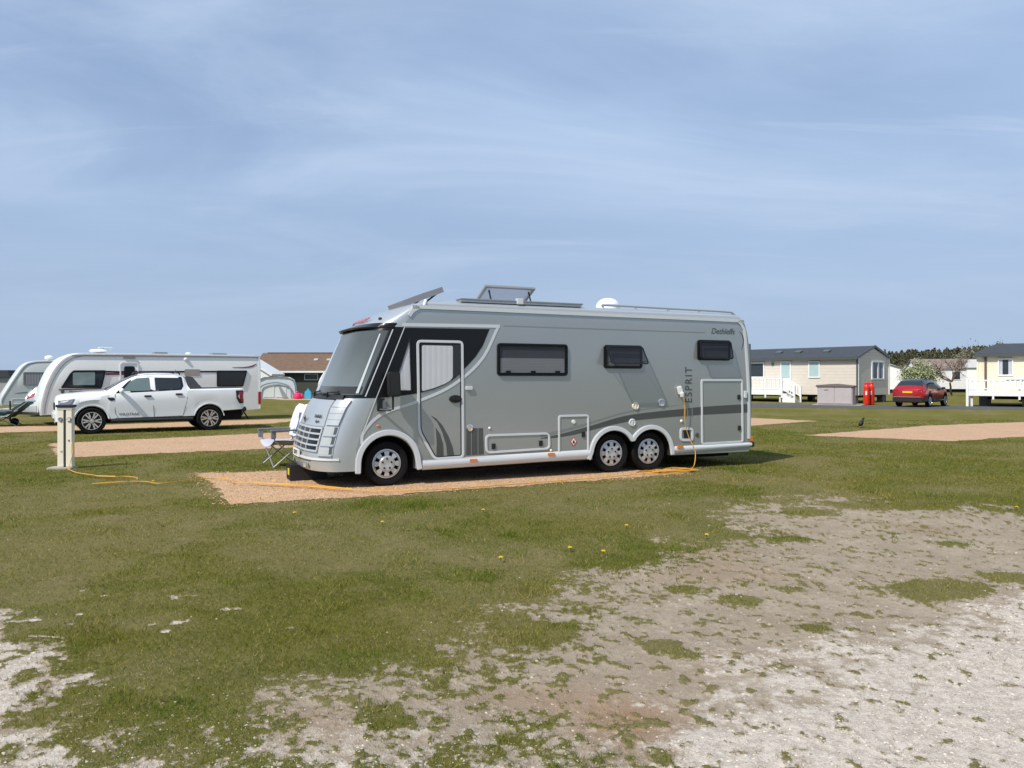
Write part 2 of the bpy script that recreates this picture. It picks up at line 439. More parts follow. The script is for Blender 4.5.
# sill mouldings
def sill(t0, t1, z0a, z1a, z0b, z1b):
    m = MB(); f = lambda x, y, z: (x, y, z)
    prof = [(-.006, 1.0), (-.024, .82), (-.030, .5), (-.016, .12), (.02, 0.0)]
    rows = []
    for (t, a, b) in ((t0, z0a, z1a), ((t0 + t1) / 2, (z0a + z0b) / 2, (z1a + z1b) / 2), (t1, z0b, z1b)):
        rows.append([(t, y, a + (b - a) * k) for y, k in prof] + [(t, .03, a)])
    m.grid(rows); return m
s = sill(.57, 3.55, .225, .39, .27, .43); s.add([(.57, -.006, .39), (.57, -.03, .31), (.57, .02, .225), (.57, .03, .39)], [(0, 1, 2, 3)])
s.build('sill', M['rv_white'], RV, smooth=60)
s = sill(5.27, 7.09, .28, .42, .34, .43); s.build('sill', M['rv_white'], RV, smooth=60)
for t, z in ((1.41, .345), (2.80, .385), (5.42, .405)):
    MB().prism(rrect(t - .065, z - .022, t + .065, z + .022, .012), -.042, -.01).build('side_marker', M['amber'], RV)

# silver trim lines on the flank
sw = [(-.37, .66), (-.35, .82), (-.16, 1.04), (.09, 1.165), (.47, 1.28), (1.06, 1.53), (1.56, 1.94), (1.86, 2.49)]
MB().band(smooth_path(sw, 6), .042, -.006, .01).build('trim_line', M['rv_white'], RV)
MB().band([(.26, 2.465), (1.0, 2.475), (1.88, 2.485)], .05, -.007, .01).build('trim_line', M['rv_white'], RV)
MB().band(smooth_path([(.36, 2.60), (.42, 2.68), (.52, 2.735), (.66, 2.745), (3.5, 2.735), (6.64, 2.725), (6.78, 2.70), (6.87, 2.62), (6.94, 2.4), (7.02, 1.4), (7.03, .5)], 6), .055, -.016, .03).build('roof_trim', M['rv_white'], RV, bevel=.006)
MB().band([(1.95, 2.495), (6.0, 2.485)], .016, -.002, .01).build('seam_line', M['rv_mid'], RV)
# black window zone round the cab
bz = [(.29, 2.42), (1.70, 2.435), (1.58, 2.16), (1.46, 1.99), (1.31, 1.835), (1.14, 1.68), (.96, 1.56), (.76, 1.48), (.54, 1.42), (.30, 1.385), (-.05, 1.355), (-.15, 1.345)]
MB().prism(bz, -.004, .008).build('cab_window_surround', M['rv_black'], RV)
q = rpoly([(.375, 2.30), (.09, 1.44), (.40, 1.45)], .03)
qp = MB().prism(inset(q, .012), -.0065, -.002).build('curtain', M['curtain'], RV)
MB().prism(inset(q, .012), -.012, -.008).build('quarter_window', M['clear'], RV)
MB().ring(q, inset(q, .014), -.016, -.002).build('window_seal', M['black'], RV)
dn = [(.30, 2.45), (-.145, 1.36), (-.35, .84)]
MB().band(dn, .009, -.009, .008).build('pillar_line', M['rv_white'], RV)
# habitation door
do = rpoly([(.475, 2.24), (1.25, 2.24), (1.265, .38), (.76, .37), (.50, .83)], .085, 6)
door = MB().ring(do, inset(do, .042), -.016, .006).build('entrance_door', M['rv_white'], RV, bevel=.005)
MB().band(inset(do, .052) + [inset(do, .052)[0]], .012, -.0095, .004).build('door_seal', M['black'], door)
dw = rpoly([(.545, 2.18), (1.215, 2.18), (1.215, 1.735), (1.10, 1.64), (.96, 1.555), (.76, 1.475), (.545, 1.425)], .03)
MB().prism(dw, -.009, .004).build('door_window_surround', M['rv_black'], door)
iw = rpoly([(.565, 2.155), (1.07, 2.155), (1.07, 1.66), (1.02, 1.605), (.95, 1.565), (.76, 1.495), (.565, 1.445)], .03)
MB().prism(iw, -.013, -.005).build('curtain', M['curtain'], door)
MB().prism(inset(dw, .01), -.020, -.0155).build('door_window', M['clear'], door)
MB().prism([(.71, 1.07), (.80, 1.02), (.90, .91), (1.0, .74), (1.07, .56), (1.10, .40), (.985, .395), (.965, .60), (.90, .80), (.82, .96)], -.005, .004).build('swoosh_decal', M['rv_dark'], door)
MB().prism([(.79, .88), (.86, .78), (.91, .62), (.92, .40), (.80, .40), (.81, .62)], -.005, .004).build('swoosh_decal', M['rv_dark'], door)
hd = MB().prism([(1.115 + .105 * math.cos(2 * PI * i / 20), 1.32 + .062 * math.sin(2 * PI * i / 20)) for i in range(20)], -.022, .0)
hd.prism(rrect(1.05, 1.30, 1.19, 1.34, .015), -.04, -.02); hd.build('handle', M['black'], door, bevel=.004)
MB().box(1.285, 1.40, -.035, .004, 1.46, 1.52).build('door_catch', M['rv_white'], RV, bevel=.006)
# lower cab lamp repeater
MB().ball((-.12, -.004, .93), (.028, .012, .018)).build('indicator', M['amber'], RV, smooth=60)
# striped vent panel and round emblem
vp = MB().prism([(1.30, .85), (1.585, .85), (1.60, .43), (1.30, .425)], -.004, .005)
vp.band([(1.385, .85), (1.385, .43)], .012, -.006, -.003, 1); vp.band([(1.50, .85), (1.50, .43)], .012, -.006, -.003, 1)
vp.build('graphic_panel', [M['rv_dark'], M['rv_mid']], RV)
MB().lathe_y([(.055, .002), (.055, -.012), (.042, -.018), (.038, -.010), (.001, -.010)], 1.36, 0, .86, 24).build('water_filler', M['chrome'], RV, smooth=40)
for t, z in ((1.70, .845), (2.81, .445)):
    MB().ball((t, 0, z), (.022, .02, .022), 10).build('lamp_button', M['white_paint'], RV, smooth=60)

# acrylic windows
def rv_window(t0, z0, t1, z1, opened, blind_h, name='window'):
    o = rrect(t0, z0, t1, z1, .055, 5)
    fr = MB().ring(o, inset(o, .045), -.030, .004).build(name, M['rv_black'], RV, bevel=.006)
    bm_ = MB().box(t0 + .04, t1 - .04, -.006, -.002, z0 + .04, z1 - .04, 0)
    bm_.build('interior', M['blind_dark'], fr)
    if blind_h:
        bl = MB(); bl.box(t0 + .06, t1 - .06, -.011, -.0065, z0 + .05, z0 + .05 + blind_h); bl.build('blind', M['blind'], fr)
    H = z1 - z0 - .03; pane = MB(); pr = rrect(t0 + .012, 0, t1 - .012, H, .05, 5)
    th = math.asin(min(.99, opened / H)) if opened else 0
    def f(x, y, z):
        d = H - z; return (x, -.034 + y - d * math.sin(th), z1 - .015 - d * math.cos(th))
    if opened:
        pane.prism(pr, -.014, 0, 0, f); pane.ring(pr, inset(pr, .028), -.019, -.0145, 1, f)
        pane.build('pane', [M['tint_dark'], M['rv_black']], fr)
        for x in (t0 + .05, t1 - .05): MB().tube([(x, -.02, z0 + .10), f(x, .002, .06)], .007, 6).build('stay', M['black'], fr)
    else:
        pane.prism(inset(o, .02), -.040, -.0305, 0); pane.build('pane', M['tint'], fr)
        for k in (.15, .5, .85): MB().box(t0 + (t1 - t0) * k - .04, t0 + (t1 - t0) * k + .04, -.029, -.012, z0 + .05, z0 + .085).build('latch', M['black'], fr)
    return fr
rv_window(1.83, 1.685, 3.12, 2.215, 0, .24)
rv_window(3.83, 1.815, 4.615, 2.22, .20, 0)
rv_window(5.82, 1.975, 6.58, 2.35, .075, 0)
# lockers
def locker(name, poly, r=.05, w=.03):
    o = rpoly(poly, r, 5)
    return MB().ring(o, inset(o, w), -.014, .006).build(name, M['rv_white'], RV, bevel=.004)
def latch(t, z, par): MB().box(t - .032, t + .032, -.017, -.001, z - .045, z + .045).build('latch', M['black'], par, bevel=.004)
l = locker('locker_door', [(1.62, .745), (2.79, .745), (2.80, .46), (1.63, .435)], .09, .035); latch(1.77, .55, l); latch(2.62, .57, l)
l = locker('gas_locker_door', [(2.945, 1.03), (3.54, 1.03), (3.54, .38), (2.945, .37)], .06, .035); latch(3.43, .69, l)
MB().lathe_y([(.035, 0), (.033, -.014), (.001, -.016)], 3.24, 0, .91, 18).build('lock', M['white_plate'], l, smooth=40)
dm = MB().prism([(3.24, .655), (3.305, .575), (3.24, .495), (3.175, .575)], -.006, .0, 0); dm.prism([(3.24, .635), (3.288, .575), (3.24, .515), (3.192, .575)], -.008, -.0055, 1)
dm.prism([(3.24, .605), (3.26, .57), (3.255, .545), (3.225, .545), (3.22, .57)], -.010, -.0075, 2)
dm.build('hazard_sticker', [M['red_sign'], M['white_plate'], M['black']], l)
l = locker('socket_hatch', [(5.43, .755), (5.735, .745), (5.735, .495), (5.43, .505)], .08, .045)
MB().prism(rrect(5.52, .56, 5.65, .70, .02), -.008, .004).build('socket', M['black'], l)
l = locker('garage_door', [(5.90, 1.63), (6.885, 1.63), (6.90, .43), (5.915, .42)], .06, .04); latch(6.79, 1.29, l); latch(6.80, .71, l)
MB().box(6.90, 6.97, -.035, 0, 1.27, 1.41).build('hinge', M['rv_white'], l, bevel=.01)
for t, z, mt in ((4.48, 1.16, 'post_cream'), (5.03, 1.21, 'rv_white'), (4.41, .87, 'rv_white')):
    v = MB().lathe_y([(.068, .004), (.068, -.014), (.055, -.022), (.048, -.014), (.001, -.012)], t, 0, z, 24)
    v.prism(rrect(t - .012, z - .04, t + .012, z + .04, .008), -.024, -.010, 0); v.build('vent_cap', M[mt], RV, smooth=40)
MB().ball((5.47, 0, .87), (.03, .02, .03), 10).build('lamp_button', M['white_paint'], RV, smooth=60)
MB().lathe_y([(.04, 0), (.038, -.012), (.001, -.014)], 5.82, 0, .61, 18).build('filler_cap', M['rv_dark'], RV, smooth=40)
MB().box(6.05, 6.12, -.006, 0, .445, .46).build('maker_plate', M['white_plate'], RV)
# flank graphics
top = smooth_path([(2.62, .655), (2.93, .70), (3.30, .775), (3.56, .83), (4.24, .985), (4.95, 1.055), (5.5, 1.09), (5.93, 1.12), (7.03, 1.16)], 6)
bot = smooth_path([(2.62, .645), (2.93, .655), (3.30, .70), (3.56, .755), (4.30, .885), (4.95, .935), (5.5, .96), (5.93, .975), (7.03, 1.0)], 6)
MB().prism(top + bot[::-1], -.0025, .004).build('flank_stripe', M['rv_dark'], RV)
tp2 = [(x, z + .012) for x, z in top if x < 5.5]; MB().band([(x, z + .03 + .012 * (x - 2.6)) for x, z in tp2], [.05 * (1 - i / len(tp2)) + .004 for i in range(len(tp2))], -.0022, .004).build('flank_stripe_edge', M['rv_mid'], RV)
text('lettering', 'ESPRIT', .215, M['rv_dark'], RV, side_text(5.635, -.004, 1.525, 90), sx=.88, space=1.22)
text('lettering', 'Dethleffs', .15, M['rv_dark'], RV, side_text(6.41, -.003, 2.515, 0), shear=.25)
MB().band(smooth_path([(6.80, 2.53), (6.88, 2.44), (6.90, 2.32), (6.85, 2.18)], 6), [.005 + .02 * math.sin(PI * i / 18) for i in range(19)], -.003, .004).build('crescent_decal', M['rv_dark'], RV)
for t in (5.55, 5.60, 5.65, 5.70): MB().box(t, t + .018, -.004, 0, .95, 1.10).build('bar_decal', M['rv_mid'], RV)

# wing mirror
mi = MB().prism(rpoly([(-.02, 1.74), (.15, 1.745), (.165, 1.37), (-.01, 1.37)], .05), -.26, -.09)
mir = mi.build('wing_mirror', M['black'], RV, bevel=.02, smooth=50)
ar = MB(); ar.tube([(.06, -.17, 1.38), (.06, -.17, 1.18), (.03, -.13, 1.165), (-.10, -.02, 1.175), (-.12, -.02, 1.20), (-.12, -.02, 1.31), (-.10, -.02, 1.33), (-.03, -.03, 1.33)], .017, 8)
ar.prism(rrect(-.14, 1.15, -.06, 1.35, .02), -.03, .0); ar.build('mirror_arm', M['black'], mir)
mf = copy_tree(mir, RV); mf.scale = (1, -1, 1); mf.location = (0, 2.3, 0)

# the nose
A = lambda c: (lambda z: c)
glz = [1.40 + (2.37 - 1.40) * i / 12 for i in range(13)]
def gl_lo(z): return .015
def gl_hi(z): return 2.3 - .015
ins = MB(); front_patch(ins, glz, lambda z: .021, lambda z: 2.279, 0, .004, 72); ins.build('windscreen_interior', stripes('painted_cab_gloom', (.13, .165, .175), (.045, .06, .066), 2, 1.2, .52, .8, .42), RV, smooth=60)  # painted cab gloom and glass reflection: teal tone darkens towards the top
for cl_, ch_, ny_ in ((lambda z: .038 + .02 * (z - 1.4), lambda z: .056 + .012 * (z - 1.4), 6), (lambda z: 1.45 + .2 * (z - 1.4), lambda z: 2.2 - .06 * (z - 1.4), 24)):
    cu_ = MB(); front_patch(cu_, [1.42 + .9 * i / 10 for i in range(11)], cl_, ch_, .005, .010, ny_); cu_.build('windscreen_curtain', stripes('screen_curtain', (.66, .70, .72), (.48, .53, .55), 1, .16, .5, .8, .45), RV, smooth=60)
dsh = MB(); front_patch(dsh, [1.41, 1.46, 1.52], lambda z: .03, lambda z: 2.27, .004, .008, 60); dsh.build('dashboard', M['under'], RV, smooth=60)
ws = MB(); front_patch(ws, glz, gl_lo, gl_hi, .012, .017, 72); ws.build('windscreen', M['clear'], RV, smooth=60)
pl_ = MB(); front_patch(pl_, [1.37 + 1.02 * i / 8 for i in range(9)], lambda z: .0065, lambda z: .009, 0, .006, 1); pl_.build('pillar_line', M['rv_white'], RV)
# visor lip over the screen
rows = []
for y in [2.3 * (1 - math.cos(PI * i / 40)) / 2 for i in range(41)]:
    k = math.sin(PI * i / 40)
    p = front_pt(y, 2.46); q = max(0, 1 - abs((y - W2) / W2) ** 3)
    rows.append([tuple(front_pt(y, 2.415, .004)), (p.x - .02 - .11 * q, p.y - (.0), 2.40 + .01 * q), (p.x - .025 - .12 * q, p.y, 2.425 + .01 * q), tuple(front_pt(y, 2.49, .006))])
vz = MB().grid(rows); vz.build('screen_visor', M['rv_black'], RV, smooth=40)
text('lettering', 'Dethleffs', .20, M['pink_logo'], RV, Matrix.Translation((-.10, 1.15, 2.585)) @ Matrix.Rotation(R(-90), 4, 'Z') @ Matrix.Rotation(R(30), 4, 'X'), thick=.012, shear=.2)
for y in (.28, 2.02):
    p = front_pt(y, 2.56, .01); MB().ball(tuple(p), (.03, .05, .022), 10).build('marker_lamp', M['black'], RV, smooth=60)
# wipers
for y0, y1 in ((.85, .25), (1.75, 1.05)):
    wi = MB(); path = [tuple(front_pt(y0 + (y1 - y0) * k / 8, 1.375 + .05 * k / 8, .05)) for k in range(9)]
    wi.tube(path, .013, 6); p0 = front_pt(y0 - .28, 1.34, .03); wi.tube([tuple(p0), tuple(front_pt((y0 + y1) / 2 - .05, 1.40, .075))], .013, 6)
    wi.build('wiper', M['black'], RV)
# cowl strip below the screen
ck = MB(); front_patch(ck, [1.315, 1.345, 1.385], lambda z: .16, lambda z: 2.14, 0, .03, 36); ck.build('cowl_panel', M['black'], RV, smooth=50)
# bonnet
bo = MB(); front_patch(bo, [.92 + .39 * i / 8 for i in range(9)], lambda z: .25 + .05 * (z - .92) / .4, lambda z: 2.05 - .05 * (z - .92) / .4, 0, .014, 36); bo.build('bonnet', M['rv_silver'], RV, smooth=60)
# grille
gr = MB(); front_patch(gr, [.55, .6, .7, .8, .90], lambda z: .26, lambda z: 2.04, 0, .006, 40); gri = gr.build('grille', M['rv_black'], RV, smooth=60)
ch = MB()
for z in (.545, .625, .71, .795, .88):
    front_patch(ch, [z, z + .013, z + .026], lambda q: .25, lambda q: 2.05, .004, .028, 40)
for y in (.262, .62, .95, 1.35, 1.68, 2.038):
    front_patch(ch, [.55 + .34 * i / 5 for i in range(6)], lambda z, y=y: y - .012, lambda z, y=y: y + .012, .004, .022, 2)
ch.build('grille_bars', mat('bright_trim', (.62, .63, .63), .32, .45, .2, .03), gri, smooth=40)
# emblem
em = MB(); p = front_pt(1.15, .99, .03); em.tube([tuple(p + Vector((0, .03, .05))), tuple(p + Vector((-.01, 0, .02))), tuple(p + Vector((0, .0, -.05)))], [.008, .022, .012], 8)
em.tube([tuple(p + Vector((0, -.03, -.05))), tuple(p + Vector((-.01, -.005, 0)))], .010, 6); em.build('emblem', M['rv_dark'], RV, smooth=60)
text('lettering', 'Dethleffs', .075, M['rv_dark'], RV, Matrix.Translation(tuple(front_pt(.50, 1.06, .022))) @ Matrix.Rotation(R(-80), 4, 'Z') @ Matrix.Rotation(R(68), 4, 'X'), thick=.003)
text('lettering', 'Esprit', .06, M['rv_dark'], RV, Matrix.Translation(tuple(front_pt(.46, .985, .022))) @ Matrix.Rotation(R(-80), 4, 'Z') @ Matrix.Rotation(R(70), 4, 'X'), thick=.003)
# lamp columns, near and far
for sgn in (0, 1):
    fy = (lambda v: v) if not sgn else (lambda v: 2.3 - v)
    def span(a0, a1, b0, b1):   # limits linear in z between .48 and 1.31
        def lo(z): k = (z - .48) / .83; return a0 + (a1 - a0) * k
        def hi(z): k = (z - .48) / .83; return b0 + (b1 - b0) * k
        return (lo, hi) if not sgn else (lambda z: 2.3 - hi(z), lambda z: 2.3 - lo(z))
    lo, hi = span(.075, .06, .185, .24)
    hc = MB(); front_patch(hc, [.94 + .37 * i / 6 for i in range(7)], lo, hi, 0, .03, 8); hcol = hc.build('lamp_column', M['chrome'] if 0 else mat('satin_silver', (.60, .62, .62), .28, .5, .4, .03), RV, smooth=50)
    sl = MB()
    for z in (1.02, 1.11, 1.20):
        front_patch(sl, [z, z + .006], lo, hi, .02, .0315, 8)
    sl.build('column_groove', M['rv_mid'], hcol)
    lo, hi = span(.055, .06, .235, .24)
    hl = MB(); front_patch(hl, [.49, .60, .72, .84, .93], lo, hi, 0, .010, 10); head = hl.build('headlight', mat('satin_silver', (.60, .62, .62)), RV, smooth=50)
    lo, hi = span(.062, .066, .215, .21)
    le = MB()
    for z in (.50, .645, .79):
        sh = MB()
        l2, h2 = (lambda z: lo(z) + .01), (lambda z: lo(z) + (hi(z) - lo(z)) * .86)
        if not sgn: l2, h2 = (lambda z: lo(z) + (hi(z) - lo(z)) * .16), (lambda z: hi(z) - .01)
        front_patch(le, [z + .012, z + .06, z + .105], l2, h2, .008, .016, 8)
        dk = MB(); front_patch(dk, [z + .02, z + .06, z + .125], (lambda z: lo(z)) if not sgn else (lambda z: hi(z) - (hi(z) - lo(z)) * .2), (lambda z: lo(z) + (hi(z) - lo(z)) * .2) if not sgn else (lambda z: hi(z)), .008, .013, 4); dk.build('lamp_edge_shadow', M['rv_dark'], head)  # dark patch paints the shadow along each lamp's outer edge
        front_patch(sh, [z - .010, z + .0, z + .010], lo, hi, .008, .028, 8); sh.build('lamp_bezel', mat('satin_silver', (.60, .62, .62)), head, smooth=50)
    le.build('lens', M['lamp_glass'], head, smooth=50)
# bumper mouldings, plate, intake
bu = MB(); front_patch(bu, [.425, .44, .455], lambda z: .02, lambda z: 2.28, 0, .016, 50); bu.build('bumper_strip', M['rv_white'], RV, smooth=50)
bu = MB(); front_patch(bu, [.395, .41], lambda z: .40, lambda z: 1.9, 0, .004, 40); bu.build('bumper_gap', M['rv_dark'], RV, smooth=50)
np_ = MB(); p = front_pt(1.15, .46, .03); np_.box(p.x - .01, p.x + .012, .86, 1.38, .425, .535); pl = np_.build('number_plate', M['white_plate'], RV)
text('lettering', 'K10 VT', .10, M['black'], pl, Matrix.Translation((p.x - .012, 1.12, .48)) @ Matrix.Rotation(R(-90), 4, 'Z') @ Matrix.Rotation(R(90), 4, 'X'), sx=1.1)
for y in (.62, 1.68):
    fg = MB(); front_patch(fg, [.285, .32, .365], A(y - .16), A(y + .16), 0, .008, 8, 0); front_patch(fg, [.30, .325, .35], A(y - .08), A(y + .05), .006, .014, 6, 1); fg.build('fog_light', [M['rv_mid'], M['lamp_glass']], RV)
# rear details seen edge-on
rc = MB().box(7.02, 7.16, -.02, .18, .34, .44); rc.build('corner_bumper', M['black'], RV, bevel=.015)
MB().box(7.03, 7.13, -.012, .10, .45, .55).build('rear_reflector', M['amber'], RV, bevel=.01)
MB().band([(7.10, .7), (7.12, 1.5), (7.10, 2.3)], .05, .05, .30).build('rear_lamp_cluster', M['rv_mid'], RV)
# roof equipment
dm_ = MB(); dm_.lathe_z([(.205, 2.88), (.228, 2.94), (.235, 3.0), (.22, 3.06), (.185, 3.11), (.13, 3.15), (.07, 3.17), (.001, 3.178)], 4.66, 1.2, 28); dm_.build('satellite_dome', M['white_paint'], RV, smooth=50)
def hatch(name, t0, t1, y0, y1, lift, axis, zb=2.93):
    base = MB().box(t0, t1, y0, y1, zb - .10, zb).build(name, M['rv_white'], RV, bevel=.01)
    lid = MB(); T = .035 if axis != 't' else .09
    if axis == 't':     # hinged at the front edge, rising to the rear
        L = t1 - t0; a = math.asin(lift / L); c, s_ = math.cos(a), math.sin(a)
        f = lambda x, y, z: (t0 + (x - t0) * c - z * s_, y, zb + (x - t0) * s_ + z * c)
        pv = lambda x0, x1, a0, a1, z0, z1, mi: lid.add([f(x, y, z) for x in (x0, x1) for y in (a0, a1) for z in (z0, z1)], [(0, 1, 3, 2), (4, 6, 7, 5), (0, 4, 5, 1), (2, 3, 7, 6), (0, 2, 6, 4), (1, 5, 7, 3)], mi)
    else:               # hinged on the far side, the near edge stays low: lid leans back
        L = y1 - y0; a = math.asin(lift / L); c, s_ = math.cos(a), math.sin(a)
        f = lambda x, y, z: (x, y1 - (y1 - y) * c + z * s_, zb + (y1 - y) * s_ + z * c)
        pv = lambda x0, x1, a0, a1, z0, z1, mi: lid.add([f(x, y, z) for x in (x0, x1) for y in (a0, a1) for z in (z0, z1)], [(0, 1, 3, 2), (4, 6, 7, 5), (0, 4, 5, 1), (2, 3, 7, 6), (0, 2, 6, 4), (1, 5, 7, 3)], mi)
    pv(t0 + .04, t1 - .04, y0 + .04, y1 - .04, .004, .03, 0)
    w = .05
    pv(t0, t1, y0, y0 + w, 0, T, 1); pv(t0, t1, y1 - w, y1, 0, T, 1); pv(t0, t0 + w, y0 + w, y1 - w, 0, T, 1); pv(t1 - w, t1, y0 + w, y1 - w, 0, T, 1)
    lid.build('lid', [M['smoke'], mat('grey_frame', (.26, .26, .28), .5)], base)
    for y in ((y0 + .06, y1 - .06) if axis == 't' else ()): MB().tube([(t0 + .22, y, zb - .03), f(t1 - .12, y, .01)], .016, 6).build('stay', M['black'], base)
    for x in ((t0 + .10, t1 - .10) if axis != 't' else ()): MB().tube([(x, y0 + .02, zb - .02), f(x, y0 + .10, -.01)], .016, 6).build('stay', M['black'], base)
hatch('roof_skylight', 1.96, 2.92, .72, 1.40, .30, 'y', 2.92)
hatch('cab_skylight', .47, 1.20, .62, 1.50, .27, 't', 2.80)
rl = MB(); rl.tube(smooth_path([(3.90, .16, 2.83), (3.93, .16, 2.90), (4.02, .16, 2.925), (5.5, .16, 2.915), (6.6, .16, 2.905), (6.78, .16, 2.88), (6.85, .16, 2.80)], 4), .022, 8)
for t in (4.6, 5.3, 6.0): rl.tube([(t, .16, 2.84), (t, .16, 2.915)], .018, 6)
rr = rl.build('roof_rail', M['rv_silver'], RV, smooth=60); rf = copy_tree(rr, RV); rf.location = (0, 1.98, 0)
aw = MB(); aw.box(1.25, 3.46, .10, .30, 2.865, 2.90, 0); aw.box(1.24, 3.48, .08, .32, 2.90, 2.925, 1); aw.build('awning_rail', [M['rv_silver'], M['rv_mid']], RV, bevel=.006)
MB().tube([(.60, .05, 2.73), (.62, .03, 2.80), (.66, .10, 2.86)], .028, 8).build('rail_clip', M['rv_white'], RV, smooth=60)
MB().box(2.22, 2.34, .06, .14, 2.86, 2.96).build('rail_clip', M['rv_white'], RV, bevel=.01)
for t in (4.5, 5.45, 6.35): MB().box(t - .2, t + .2, .8, 1.2, 2.88, 2.945).build('roof_vent', M['rv_white'], RV, bevel=.02)
# ------------------------------------------------------------------ road vehicles
class MB2(MB):
    """a pair of pieces, one on each side, built as two objects"""
    def __init__(s): MB.__init__(s); s.other = MB()
    def build(s, *a, **k): s.other.build(*a, **k); return MB.build(s, *a, **k)
class Car:
    """a shell lofted along x from half sections; x runs from nose to tail, near side is -y"""
    def __init__(s, tabs, wheels, wr, zu=.28):
        s.t = tabs; s.wheels = wheels; s.wr = wr; s.zu = zu
    def g(s, k, x): a = s.t[k]; return float(np.interp(x, a[0], a[1]))
    def zlow(s, x):
        z = s.g('sill', x)
        for wx in s.wheels:
            ra = s.wr * 1.16; d = abs(x - wx)
            if d < ra: z = max(z, s.wr + math.sqrt(ra * ra - d * d))
        return z
    def half(s, x):
        w = s.g('w', x); zt = s.g('top', x); zb = min(s.g('belt', x), zt - .03); wt = s.g('wt', x); zl = min(s.zlow(x), zb - .02)
        zu = min(s.zu, zl); cr = s.t.get('crown', .03)
        return [(0, zu), (w - .34, zu), (w - .30, max(zu, zl - .02)), (w - .05, zl), (w - .02, zl + .02), (w - .022, zl + (zb - zl) * .34), (w + .010, zl + (zb - zl) * .66), (w - .02, zb), (wt, zt - .06 if zt - zb > .1 else zb + (zt - zb) * .4), (wt - .06, zt - .012 if zt - zb > .1 else zt - .01), (wt * .55, zt + cr * .7), (0, zt + cr)]
    def y_side(s, x, z):
        h = s.half(x); return float(np.interp(z, [p[1] for p in h[3:10]], [p[0] for p in h[3:10]]))
    def shell(s, name, parent, paint, fm, extra=()):
        xs = list(s.t['x'])
        for wx in s.wheels:
            ra = s.wr * 1.16; xs += [wx + ra * math.cos(PI * k / 18) for k in range(19)]
        xs = sorted(set(round(v, 4) for v in xs + list(extra)))
        xs = [v for i, v in enumerate(xs) if i == 0 or v - xs[i - 1] > .002]
        mb = MB(); rings = []
        for x in xs:
            h = s.half(x); rings.append([(x, -y, z) for y, z in h] + [(x, y, z) for y, z in h[-2:0:-1]])
        n = len(rings[0]); k = len(s.half(xs[0]))
        vs = [p for r in rings for p in r]; fs = []; ms = []
        for i in range(len(xs) - 1):
            xm = (xs[i] + xs[i + 1]) / 2
            for j in range(n):
                fs.append((i * n + j, i * n + (j + 1) % n, (i + 1) * n + (j + 1) % n, (i + 1) * n + j))
                row = j if j < k - 1 else n - 1 - j
                ms.append(1 if row <= 2 else fm(xm, row))
        fs += [tuple(range(n)), tuple((len(xs) - 1) * n + j for j in range(n - 1, -1, -1))]; ms += [0, 0]
        mb.v, mb.f, mb.m = vs, fs, ms
        return mb.build(name, paint, parent, smooth=32)
    def patch(s, mb, poly, off=.006, th=.004, mi=0, both=True):
        for sg, tgt in ((-1, mb), (1, mb.other)):
            tgt.prism(poly, 0, th, mi, lambda x, y, z, sg=sg: (x, sg * (s.y_side(x, z) + off - y), z))
        return mb
    def edge(s, mb, path, w, off=.005, th=.006, mi=0, both=True):
        for sg, tgt in ((-1, mb), (1, mb.other)):
            tgt.band(path, w, 0, th, mi, lambda x, y, z, sg=sg: (x, sg * (s.y_side(x, z) + off - y), z))
        return mb
def car_wheel(parent, r, w, spokes, mats):
    m = MB().lathe_y([(r * .6, .05), (r * .84, .01), (r * .95, .015), (r, .05), (r, w - .05), (r * .95, w - .01), (r * .6, w)], 0, 0, 0, 36)
    wl = m.build('wheel', M['rubber'], parent, smooth=40)
    rm = MB(); rm.lathe_y([(r * .70, .04), (r * .68, .012), (r * .64, .012), (r * .62, .05)], 0, 0, 0, 36, 0)
    rm.lathe_y([(r * .63, .07), (.001, .07)], 0, 0, 0, 24, 1)
    for k in range(spokes):
        a = 2 * PI * k / spokes
        for da in (-.13, .13):
            c0, c1 = a + da * .4, a + da * 1.5; q = []
            for rr, aa, hw in ((r * .12, c0, .018), (r * .66, c1, .022)):
                ct, st = math.cos(aa), math.sin(aa); q += [(rr * ct - hw * st, .022, rr * st + hw * ct), (rr * ct + hw * st, .022, rr * st - hw * ct)]
            q2 = [(x, .05, z) for x, y, z in q]
            rm.add(q + q2, [(0, 1, 3, 2), (0, 4, 5, 1), (2, 3, 7, 6), (0, 2, 6, 4), (1, 5, 7, 3)], 0)
    rm.lathe_y([(r * .16, .05), (r * .15, .015), (.001, .012)], 0, 0, 0, 18, 0)
    rm.build('rim', mats, wl, smooth=30)
    return wl
def put_wheels(parent, w0, xs, yo, r):
    first = True
    for x in xs:
        for sg in (-1, 1):
            c = w0 if first else copy_tree(w0, parent); first = False
            c.location = (x, sg * yo, r); c.rotation_euler = (0, 0, 0 if sg < 0 else PI)

